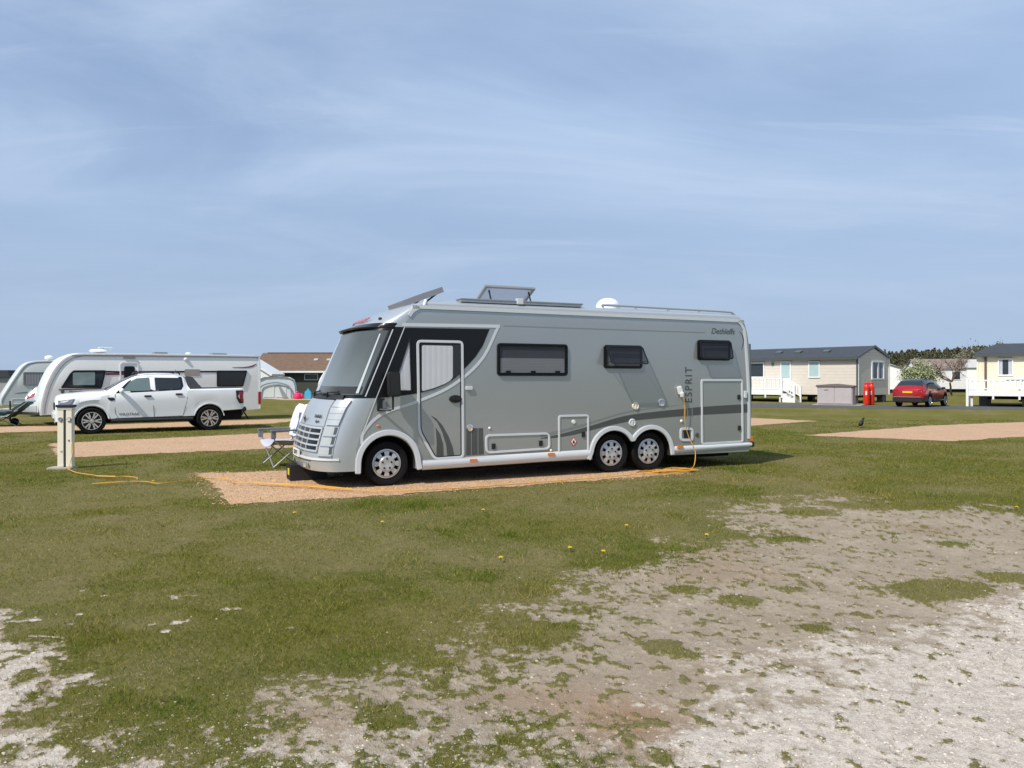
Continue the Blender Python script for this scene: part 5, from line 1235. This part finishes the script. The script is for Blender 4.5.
# ------------------------------------------------------------------ ground
def hash2(i, j, s):
    n = (i.astype(np.int64) * 374761393 + j.astype(np.int64) * 668265263 + s * 974634777) & 0x7fffffff
    n = ((n ^ (n >> 13)) * 1274126177) & 0x7fffffff
    return ((n ^ (n >> 16)) & 0xffff) / 65535.0
def vnoise(x, y, s):
    i = np.floor(x); j = np.floor(y); fx = x - i; fy = y - j; fx = fx * fx * (3 - 2 * fx); fy = fy * fy * (3 - 2 * fy)
    a, b, c, d = hash2(i, j, s), hash2(i + 1, j, s), hash2(i, j + 1, s), hash2(i + 1, j + 1, s)
    return (a * (1 - fx) + b * fx) * (1 - fy) + (c * (1 - fx) + d * fx) * fy
def fbm(x, y, s, o=4, g=.5):
    v = 0; w = 0; amp = 1
    for k in range(o):
        v = v + amp * vnoise(x * 2 ** k + 17.3 * k, y * 2 ** k - 9.1 * k, s + k); w += amp; amp *= g
    return v / w
def sst(a, b, x): t = np.clip((x - a) / (b - a), 0, 1); return t * t * (3 - 2 * t)
def sdf(poly, x, y):
    P = np.array(poly, float); d = np.full(x.shape, 1e9); ins = np.zeros(x.shape, bool); n = len(P)
    for i in range(n):
        a, b = P[i - 1], P[i]; e = b - a; wx, wy = x - a[0], y - a[1]; t = np.clip((wx * e[0] + wy * e[1]) / (e @ e), 0, 1)
        d = np.minimum(d, np.hypot(wx - e[0] * t, wy - e[1] * t))
        c = ((a[1] > y) != (b[1] > y)); xi = a[0] + (y - a[1]) / (e[1] if abs(e[1]) > 1e-9 else 1e-9) * e[0]; ins ^= c & (x < xi)
    return np.where(ins, d, -d)
TRACK = [(3.15, 9.7), (2.75, 8.8), (2.25, 7.5), (1.55, 6.65), (.95, 6.1), (.40, 5.5), (.16, 4.8), (-.18, 4.15), (-.66, 3.74), (-.68, 3.5), (-.25, 3.40), (.35, 3.25), (.5, 2.6), (9, 2.2), (10.5, 7.0), (7.6, 8.0), (6.4, 8.3), (5.7, 9.4), (4.5, 10.0)]
WHITE_R = [(4.3, 6.3), (3.2, 5.35), (2.45, 4.85), (1.75, 4.55), (1.25, 4.15), (.85, 3.75), (.55, 3.4), (.3, 2.8), (.3, 1.5), (12, 1.5), (12, 8)]
WHITE_L = [(-3.8, 5.2), (-2.9, 4.5), (-2.4, 3.95), (-2.02, 3.5), (-1.75, 3.2), (-1.45, 2.7), (-1.45, 1.5), (-9, 1.5), (-9, 6.5), (-5, 5.6)]
PATCH = [(3.1, 5.95, .42), (3.55, 6.1, .34), (4.2, 6.4, .3), (1.72, 5.75, .17), (1.35, 6.0, .14), (.18, 4.95, .24), (.95, 4.75, .16), (2.2, 6.0, .14), (2.05, 8.2, .22), (3.6, 9.4, .35), (4.6, 9.9, .4), (1.05, 4.55, .13), (-.1, 3.30, .16), (5.9, 8.2, .35), (4.4, 7.7, .22), (2.0, 5.1, .13), (2.9, 7.9, .18), (-.62, 3.72, .12)]
def fields(x, y):
    n1 = fbm(x * 1.1, y * 1.1, 1, 4); n2 = fbm(x * 4.5, y * 4.5, 7, 4, .6); n3 = fbm(x * 9.5 + 5, y * 9.5, 21, 3, .55); n4 = fbm(x * 19, y * 19, 31, 3, .65)
    d = np.clip(sdf(TRACK, x, y), -6, 1.1)
    v = d * .62 + (n1 - .5) * 1.0 + (n2 - .5) * .95
    for px, py, r in PATCH: v = v - 1.35 * np.exp(-(((x - px) / r) ** 2 + ((y - py) / (r * .8)) ** 2))
    soft = sst(-.62, .50, v)                                   # how worn, with a wide margin
    tuft = sst(.585, .645, fbm(x * 15 + 5, y * 15, 21, 3, .5) * .72 + n3 * .10 + n2 * .13 + n1 * .10)
    wr = sst(-.55, .65, np.clip(sdf(WHITE_R, x, y), -3, 1.2) + (n2 - .5) * 1.5 + (n1 - .5) * .9)
    dl = np.clip(sdf(WHITE_L, x, y), -5, .9); lv = dl * .75 + (n2 - .5) * 1.1 + (n1 - .5) * .5
    wl = sst(-.30, .42, lv)
    sc = sst(.80, .83, fbm(x * 3.6, y * 10.0, 44, 3)) * sst(6.6, 5.4, y) * sst(-1.2, -2.0, x); wl = np.maximum(wl, sc * .9)
    stony = np.exp(-((y - 3.1) / .7) ** 2) * sst(-2.6, -2.0, x) * sst(.9, .0, x)
    worn = np.maximum(np.maximum(soft, wl), np.maximum(stony * (.17 + .18 * sst(.4, .6, n2)), .62 * np.exp(-((x - .25) / .55) ** 2 - ((y - 3.25) / .30) ** 2)))
    bare = sst(.02, .20, worn) * sst(-.42, .34, worn - .5 + (n4 - .5) * 1.25 - tuft * .72 * sst(.45, .8, worn) * (1 - .35 * np.maximum(wr, wl)))
    white = np.clip(np.maximum(np.maximum(wr, wl) * (.35 + .65 * sst(.25, .75, bare)), .55 * stony), 0, 1)
    dry = sst(.40, .66, fbm(x * .7 + 3, y * .7, 51, 4)) * .62 + sst(.5, .72, fbm(x * 3.3, y * 3.3, 57, 3)) * .35 + worn * .5
    dry = np.maximum(dry, .9 * np.exp(-(((x - 6.6) / .9) ** 2 + ((y - 11.4) / .5) ** 2)))
    dry = np.maximum(dry, .8 * np.exp(-(((x - .9) / 1.0) ** 2 + ((y - 9.7) / .8) ** 2)))
    brown = np.exp(-(((x - .55) / .3) ** 2 + ((y - 3.75) / .3) ** 2)) + .5 * np.exp(-(((x - .1) / .35) ** 2 + ((y - 4.0) / .18) ** 2)) + .45 * np.exp(-(((x - 1.9) / .4) ** 2 + ((y - 7.3) / .7) ** 2)) + .3 * sst(.6, .75, n1)
    return bare, white, np.clip(dry, 0, 1), np.clip(brown, 0, 1), n1, n2, n4
def gheight(x, y, f):
    bare, white, dry, brown, n1, n2, n4 = f; k = sst(10.2, 8.0, y) 
    return k * ((n1 - .5) * .05 + (n2 - .5) * .022 - bare * .012 + (n4 - .5) * .010 * (1 - bare))
rad = np.concatenate([[.3, .8, 1.3, 1.8, 2.2, 2.5], 1269 / np.arange(470, 34, -1.15), [38, 41, 45, 50, 56, 64, 74, 90, 115, 150, 200, 280, 400, 600, 1000, 2000, 4500, 9000]])
ang = np.concatenate([np.linspace(-180, -60, 34, endpoint=False), np.linspace(-60, -40, 90, endpoint=False), np.linspace(-40, 40, 620), np.linspace(40, 60, 91)[1:], np.linspace(60, 180, 35)[1:]]); ang = ang[:-1] * PI / 180
RR, AA = np.meshgrid(rad, ang, indexing='ij'); gx, gy = RR * np.sin(AA), RR * np.cos(AA)
fl_ = fields(gx, gy); gz = gheight(gx, gy, fl_)
nr_, na = RR.shape
V = np.c_[gx.ravel(), gy.ravel(), gz.ravel()]
I = np.arange(nr_ * na).reshape(nr_, na); I2 = np.roll(I, -1, 1)
F = np.stack([I[:-1], I[1:], I2[1:], I2[:-1]], -1).reshape(-1, 4)[:, ::-1]
gm = bpy.data.materials.new('turf_and_worn_ground'); gm.use_nodes = True; nt = gm.node_tree; B = nt.nodes['Principled BSDF']; B.inputs['Roughness'].default_value = 1; B.inputs['Specular IOR Level'].default_value = .0
def nd(t, **k):
    n = nt.nodes.new(t)
    for a, b in k.items(): setattr(n, a, b)
    return n
def lk(a, b): nt.links.new(a, b)
def mixc(fac, a, b):
    m = nd('ShaderNodeMix', data_type='RGBA')
    for s, v in (('Factor', fac), ('A', a), ('B', b)):
        if isinstance(v, (tuple, float, int)): m.inputs[s].default_value = (*v, 1) if isinstance(v, tuple) else v
        else: lk(v, m.inputs[s])
    return m.outputs['Result']
def noise(scale, detail=5, rough=.6, vec=None):
    n = nd('ShaderNodeTexNoise'); n.inputs['Scale'].default_value = scale; n.inputs['Detail'].default_value = detail; n.inputs['Roughness'].default_value = rough; lk(vec or geo.outputs['Position'], n.inputs['Vector']); return n.outputs['Fac']
def ramp(v, a, b, lo=0., hi=1.):
    m = nd('ShaderNodeMapRange', interpolation_type='SMOOTHSTEP'); m.inputs['From Min'].default_value = a; m.inputs['From Max'].default_value = b; m.inputs['To Min'].default_value = lo; m.inputs['To Max'].default_value = hi; lk(v, m.inputs['Value']); return m.outputs['Result']
def attr(n): a = nd('ShaderNodeAttribute', attribute_name=n); return a.outputs['Fac']
geo = nd('ShaderNodeNewGeometry')
big = noise(.35, 4); mid = noise(2.2, 5); fine = noise(22, 5, .7); vfine = noise(120, 3, .7)
g1 = mixc(ramp(mid, .35, .65), (.098, .110, .018), (.128, .130, .024))
g1 = mixc(ramp(big, .38, .66, 0, .8), g1, (.158, .147, .038))
g1 = mixc(ramp(fine, .3, .75, 0, .6), g1, (.180, .152, .070))
gd = mixc(ramp(fine, .35, .7), (.19, .16, .085), (.27, .225, .14))
dryf = nd('ShaderNodeMath', operation='MULTIPLY'); lk(attr('dry'), dryf.inputs[0]); dryf.inputs[1].default_value = .5
g1 = mixc(dryf.outputs[0], g1, gd)
s1 = mixc(ramp(mid, .35, .7), (.335, .275, .205), (.415, .350, .268)); s1 = mixc(ramp(fine, .42, .66, 0, .6), s1, (.27, .222, .165)); s1 = mixc(ramp(vfine, .60, .70, 0, .7), s1, (.56, .50, .42))
brf = nd('ShaderNodeMath', operation='MULTIPLY'); lk(attr('brown'), brf.inputs[0]); brf.inputs[1].default_value = .75
s1 = mixc(brf.outputs[0], s1, (.29, .18, .11))
w1 = mixc(ramp(fine, .36, .64), (.42, .36, .295), (.60, .54, .465)); w1 = mixc(ramp(vfine, .46, .66, 0, .5), w1, (.80, .745, .67)); w1 = mixc(ramp(noise(60, 3, .6), .60, .72, 0, .7), w1, (.25, .22, .19))
wf = nd('ShaderNodeMath', operation='ADD'); lk(attr('white'), wf.inputs[0]); lk(ramp(noise(9, 4, .7), .3, .7, -.35, .35), wf.inputs[1])
s1 = mixc(ramp(wf.outputs[0], .25, .8), s1, w1)
bf = nd('ShaderNodeMath', operation='ADD'); lk(attr('bare'), bf.inputs[0]); lk(ramp(noise(26, 4, .7), .25, .75, -.4, .4), bf.inputs[1])
col = mixc(ramp(bf.outputs[0], .18, .62), g1, s1)
lk(col, B.inputs['Base Color'])
bp = nd('ShaderNodeBump'); bp.inputs['Strength'].default_value = .7; bp.inputs['Distance'].default_value = .02
ad = nd('ShaderNodeMath', operation='ADD'); lk(fine, ad.inputs[0]); lk(vfine, ad.inputs[1]); lk(ad.outputs[0], bp.inputs['Height']); lk(bp.outputs['Normal'], B.inputs['Normal'])
G = raw_mesh('ground', V, F, gm, attr=dict(bare=fl_[0].ravel(), white=fl_[1].ravel(), dry=fl_[2].ravel(), brown=fl_[3].ravel()))
G.data.polygons.foreach_set('use_smooth', [True] * len(G.data.polygons)); structure(G)

# gravel pads and the road as sheets just above the turf
def jag(poly, step, amp, seed):
    rng = np.random.default_rng(seed); out = []
    for i in range(len(poly)):
        a = np.array(poly[i]); b = np.array(poly[(i + 1) % len(poly)]); n = max(1, int(np.linalg.norm(b - a) / step)); e = (b - a) / np.linalg.norm(b - a)
        for k in range(n):
            p = a + (b - a) * k / n; j = (vnoise(np.array([p[0] * 2.3]), np.array([p[1] * 2.3]), seed)[0] - .5) * 2.2 * amp + rng.normal(0, amp * .45)
            out.append((p[0] - e[1] * j, p[1] + e[0] * j))
    return out
pm = mat('orange_pea_gravel', (.47, .295, .17), .9, 0, 0, .12, .8); nt = pm.node_tree; B = nt.nodes['Principled BSDF']; geo = nd('ShaderNodeNewGeometry')
vo = nd('ShaderNodeTexVoronoi'); vo.inputs['Scale'].default_value = 55; lk(geo.outputs['Position'], vo.inputs['Vector'])
sep = nd('ShaderNodeSeparateColor'); lk(vo.outputs['Color'], sep.inputs[0])
old = B.inputs['Base Color'].links[0].from_socket
c_ = mixc(ramp(sep.outputs[0], .1, .9, 0, .65), old, (.60, .41, .26)); c_ = mixc(ramp(sep.outputs[1], .70, .95, 0, .7), c_, (.25, .155, .10)); c_ = mixc(ramp(noise(1.3, 5), .45, .75, 0, .6), c_, (.36, .26, .16))
lk(c_, B.inputs['Base Color']); bp = nd('ShaderNodeBump'); bp.inputs['Strength'].default_value = .6; bp.inputs['Distance'].default_value = .015; bp.invert = True; lk(vo.outputs['Distance'], bp.inputs['Height']); lk(bp.outputs['Normal'], B.inputs['Normal'])
PADS = [[(-5.40, 13.25), (-3.66, 10.02), (-2.25, 10.6), (.5, 11.95), (2.75, 13.10), (3.1, 13.5), (2.2, 15.6)],
        [(-11.6, 19.3), (-9.3, 15.9), (-5.25, 18.15), (3.0, 23.0), (1.5, 26.5), (-6.8, 23.4)],
        [(-19.6, 25.3), (-15.5, 22.9), (-8.6, 27.8), (-8.0, 31.5), (-9.9, 30.4), (-14.9, 26.6)],
        [(8.4, 22.05), (11.5, 20.0), (14.3, 21.55), (24, 26.4), (22, 30), (14.4, 26.6)],
        [(3.5, 23.6), (8.3, 26.5), (11.7, 29.4), (9.9, 31.6), (3.5, 28)],
        [(-19.8, 61.5), (-17, 57.4), (-10, 57.6), (-10, 62)]]
pm2 = pm
for i, p in enumerate(PADS):
    q = jag(p, .10 if i < 2 else .2, .075 if i < 2 else .10, 60 + i)
    o = MB().add([(x, y, .006) for x, y in q], [tuple(range(len(q)))]).build('gravel_pad', pm, None, fix=False); structure(o)
rdm = mat('asphalt', (.075, .078, .085), .85, 0, 0, .2, .6, bump=.3, bscale=30)
roadp = [(2, 49.0), (13.8, 43.6), (19.6, 41.6), (25.6, 40.2), (40, 38.5), (70, 37), (70, 43.0), (33, 45.0), (25, 44.9), (20, 46.5), (16.5, 49.5), (4, 56)]
q = jag(roadp, .6, .10, 77); structure(MB().add([(x, y, .006) for x, y in q], [tuple(range(len(q)))]).build('road', rdm, None, fix=False))

# ------------------------------------------------------------------ turf blades and loose stones
rng = np.random.default_rng(19); N = 1250000
u_ = rng.random(N); d_ = (3.0 ** .25 + u_ * (30 ** .25 - 3.0 ** .25)) ** 4; a_ = rng.uniform(-.90, .90, N); bx = d_ * np.tan(a_) * .98; by = d_
k = np.abs(bx) < d_ * .92 + 1.2; bx, by, d_ = bx[k], by[k], d_[k]
f = fields(bx, by); bare = f[0]
pd_ = np.full(bx.shape, -1e9)
for p in PADS[:5]: pd_ = np.maximum(pd_, sdf(p, bx, by))
edge = sst(.04, -.10, pd_ + (f[6] - .5) * .5)
keep = rng.random(len(bx)) < .86 * np.clip((1 - bare) ** 1.3 * 1.02 + .012, 0, 1) * edge * (1 - .45 * f[2])
bx, by, d_ = bx[keep], by[keep], d_[keep]; f = tuple(q[keep] for q in f); n = len(bx)
bz = gheight(bx, by, f)
tone = fbm(bx * .8, by * .8, 91, 4); cl = fbm(bx * 3.1, by * 3.1, 95, 3)
hgt = (.011 + .017 * rng.random(n)) * (1 + .7 * sst(.60, .75, cl)) * (.7 + .7 * cl) * (1 - .35 * f[2]) * np.clip((d_ / 5) ** .18, .8, 1.5); wid = .0030 * (d_ / 3.3) ** .70
th = rng.uniform(0, 2 * PI, n); ln = hgt * rng.uniform(.3, 1.5, n); lt = rng.uniform(0, 2 * PI, n)
base = np.c_[bx, by, bz - .004]; ac = np.c_[np.cos(th), np.sin(th), np.zeros(n)] * (wid / 2)[:, None]
tip = base + np.c_[np.cos(lt) * ln, np.sin(lt) * ln, hgt]
V = np.stack([base - ac, base + ac, tip], 1).reshape(-1, 3); F = np.arange(3 * n).reshape(-1, 3)
green = np.array([.100, .152, .013]); olive = np.array([.164, .170, .022]); straw = np.array([.42, .325, .125]); deep = np.array([.050, .080, .012])
t1 = sst(.35, .65, tone)[:, None]; c = green * (1 - t1) + olive * t1; c = c * (.82 + .42 * sst(.35, .65, cl))[:, None]
r_ = rng.random(n); c = np.where((r_ < .16)[:, None], deep, c)
ps = .07 + .42 * f[2] + .12 * sst(.5, .75, tone); c = np.where((r_ > 1 - ps)[:, None], straw, c)
wk = sst(.25, .8, f[0])[:, None] * .75; c = c * (1 - wk) + np.array([.105, .092, .036]) * wk
c = c * .94 * rng.uniform(.75, 1.25, n)[:, None]
gb = bpy.data.materials.new('grass_blade'); gb.use_nodes = True; nt = gb.node_tree; B = nt.nodes['Principled BSDF']; B.inputs['Roughness'].default_value = .8; B.inputs['Specular IOR Level'].default_value = .06
at = nd('ShaderNodeAttribute', attribute_name='tint'); lk(at.outputs['Color'], B.inputs['Base Color'])
tl = nd('ShaderNodeBsdfTranslucent'); lk(at.outputs['Color'], tl.inputs[0]); mx = nd('ShaderNodeMixShader'); mx.inputs[0].default_value = .3; lk(B.outputs[0], mx.inputs[1]); lk(tl.outputs[0], mx.inputs[2]); lk(mx.outputs[0], nt.nodes['Material Output'].inputs[0])
gr_o = raw_mesh('grass', V, F, gb, attr=dict(tint=np.repeat(c, 3, 0))); gr_o['kind'] = 'stuff'

# stones
N = 330000; u_ = rng.random(N); d_ = (2.9 ** .3 + u_ * (11.5 ** .3 - 2.9 ** .3)) ** (1 / .3); bx = d_ * rng.uniform(-.74, .74, N); by = d_
f = fields(bx, by); pr = np.clip(f[1] * .9 + .22 * f[0] + .006, 0, 1); kp = rng.random(N) < pr * .8; bx, by, d_ = bx[kp], by[kp], d_[kp]; f = tuple(q[kp] for q in f); n = len(bx); bz = gheight(bx, by, f)
sz = np.clip(rng.lognormal(math.log(.0037), .50, n), .0018, .012) * np.clip(d_ / 4.5, .9, 1.25)
oc = np.array([(1, 0, 0), (.25, .95, .1), (-.85, .4, 0), (-.6, -.8, .05), (.5, -.85, 0), (.1, .05, .62)])
off = oc[None] * rng.uniform(.6, 1.35, (n, 6, 1)) * sz[:, None, None]; rt = rng.uniform(0, 2 * PI, n); ct, st = np.cos(rt)[:, None], np.sin(rt)[:, None]
ox = off[..., 0] * ct - off[..., 1] * st; oy = off[..., 0] * st + off[..., 1] * ct
V = np.stack([bx[:, None] + ox, by[:, None] + oy, (bz - .002)[:, None] + off[..., 2]], -1).reshape(-1, 3)
fb = np.array([(0, 1, 5), (1, 2, 5), (2, 3, 5), (3, 4, 5), (4, 0, 5)]); F = (fb[None] + (np.arange(n) * 6)[:, None, None]).reshape(-1, 3)
c = np.array([.44, .39, .33]) * (1 + f[1] * .36)[:, None] * rng.uniform(.6, 1.2, n)[:, None]; c = np.clip(c, .05, .82); dk = rng.random(n) < .07; c[dk] *= .35
sm = bpy.data.materials.new('chalk_stones'); sm.use_nodes = True; nt = sm.node_tree; B = nt.nodes['Principled BSDF']; B.inputs['Roughness'].default_value = .9; B.inputs['Specular IOR Level'].default_value = .1
at = nd('ShaderNodeAttribute', attribute_name='tint'); lk(at.outputs['Color'], B.inputs['Base Color'])
# loose pea gravel on the two nearest pads
PV = []
for p, num in ((PADS[0], 22000), (PADS[1], 9000)):
    P_ = np.array(p); x_ = rng.uniform(P_[:, 0].min() - .3, P_[:, 0].max(), num * 3); y_ = rng.uniform(P_[:, 1].min() - .3, P_[:, 1].max(), num * 3); s_ = sdf(p, x_, y_)
    kk = (s_ > -.22) & (rng.random(num * 3) < np.where(s_ > 0, .8, .22)); PV.append(np.c_[x_[kk], y_[kk]])
PV = np.concatenate(PV); m_ = len(PV); sz2 = np.clip(rng.lognormal(math.log(.0085), .35, m_), .004, .022)
of2 = oc[None] * rng.uniform(.6, 1.3, (m_, 6, 1)) * sz2[:, None, None]; rt = rng.uniform(0, 2 * PI, m_); ct, st = np.cos(rt)[:, None], np.sin(rt)[:, None]
V2 = np.stack([PV[:, 0:1] + of2[..., 0] * ct - of2[..., 1] * st, PV[:, 1:2] + of2[..., 0] * st + of2[..., 1] * ct, .006 + of2[..., 2]], -1).reshape(-1, 3)
F2 = (fb[None] + (np.arange(m_) * 6)[:, None, None]).reshape(-1, 3); c2_ = np.array([.50, .32, .18]) * rng.uniform(.45, 1.35, m_)[:, None] * (1 + rng.normal(0, .07, (m_, 3)))
pg_ = raw_mesh('pea_gravel', V2, F2, sm, attr=dict(tint=np.repeat(np.clip(c2_, .03, .8), 6, 0))); pg_['kind'] = 'stuff'
so = raw_mesh('stones', V, F, sm, attr=dict(tint=np.repeat(c, 6, 0))); so['kind'] = 'stuff'

# ------------------------------------------------------------------ sky, sun, camera
AZ, EL = 43.0, 49.0
sd = Vector((-math.sin(R(AZ)) * math.cos(R(EL)), -math.cos(R(AZ)) * math.cos(R(EL)), math.sin(R(EL))))
L = bpy.data.lights.new('sun', 'SUN'); L.energy = 4.7; L.angle = R(.6); L.color = (1, .93, .83)
lo = bpy.data.objects.new('sun', L); COL.objects.link(lo); lo.rotation_euler = (-sd).to_track_quat('-Z', 'Y').to_euler(); lo.location = (-20, -20, 40)
W = bpy.data.worlds.new('World'); SC.world = W; W.use_nodes = True; nt = W.node_tree; bg = nt.nodes['Background']; bg.inputs['Strength'].default_value = .11
sky = nd('ShaderNodeTexSky', sky_type='NISHITA'); sky.sun_disc = False; sky.sun_elevation = R(EL); sky.sun_rotation = R(180 + AZ); sky.air_density = 1.0; sky.dust_density = .6; sky.ozone_density = 1.6
tc = nd('ShaderNodeTexCoord'); sp = nd('ShaderNodeSeparateXYZ'); lk(tc.outputs['Generated'], sp.inputs[0])
zz = nd('ShaderNodeMath', operation='ADD'); lk(sp.outputs[2], zz.inputs[0]); zz.inputs[1].default_value = .16
dv = nd('ShaderNodeVectorMath', operation='DIVIDE'); lk(tc.outputs['Generated'], dv.inputs[0]); cmb = nd('ShaderNodeCombineXYZ')
for i in range(3): lk(zz.outputs[0], cmb.inputs[i])
lk(cmb.outputs[0], dv.inputs[1])
def cloud(rot, sx, sy, scale, detail, rough, lo_, hi_, dist=0., off=(0, 0, 0)):
    mp = nd('ShaderNodeMapping'); mp.inputs['Rotation'].default_value = (0, 0, R(rot)); mp.inputs['Scale'].default_value = (sx, sy, 0); mp.inputs['Location'].default_value = off; lk(dv.outputs[0], mp.inputs[0])
    n = nd('ShaderNodeTexNoise'); n.inputs['Scale'].default_value = scale; n.inputs['Detail'].default_value = detail; n.inputs['Roughness'].default_value = rough; n.inputs['Distortion'].default_value = dist; lk(mp.outputs[0], n.inputs['Vector'])
    return ramp(n.outputs['Fac'], lo_, hi_)
c1 = cloud(-42, .75, 1.45, .85, 9, .58, .34, .80, .7, (1.3, .4, 0)); c2 = cloud(10, .45, 3.2, 1.5, 9, .62, .54, .76, .5, (4.1, 2.2, 0)); c3 = cloud(-10, .7, .9, .7, 5, .5, .35, .75, 0, (2.2, 7.7, 0))
K = 11.2
col = mixc(.60, sky.outputs[0], (.318 * K, .436 * K, .655 * K))
for cc, a, colr in ((c3, .75, (.40, .535, .745)), (c1, .72, (.51, .62, .775)), (c2, .40, (.52, .61, .75))):
    m = nd('ShaderNodeMath', operation='MULTIPLY'); lk(cc, m.inputs[0]); m.inputs[1].default_value = a; col = mixc(m.outputs[0], col, tuple(v * K for v in colr))
hz = ramp(sp.outputs[2], .0, .36, .8, 0); col = mixc(hz, col, (.318 * K, .412 * K, .565 * K))
lk(col, bg.inputs['Color'])
cam = bpy.data.cameras.new('camera'); co = bpy.data.objects.new('camera', cam); COL.objects.link(co); co.location = (0, 0, 1.65); co.rotation_euler = (R(90), 0, 0)
cam.sensor_fit = 'HORIZONTAL'; cam.sensor_width = 36; cam.lens = 769 / 1024 * 36; cam.shift_y = -6 / 1024; cam.clip_start = .05; cam.clip_end = 20000
SC.camera = co
SC.view_settings.view_transform = 'Standard'; SC.view_settings.look = 'None'; SC.view_settings.exposure = 0; SC.view_settings.gamma = 1; SC.view_settings.use_curve_mapping = False
SC.cycles.use_denoising = True; SC.cycles.caustics_reflective = False; SC.cycles.caustics_refractive = False; SC.cycles.sample_clamp_indirect = 4; SC.cycles.max_bounces = 8; SC.cycles.transparent_max_bounces = 12
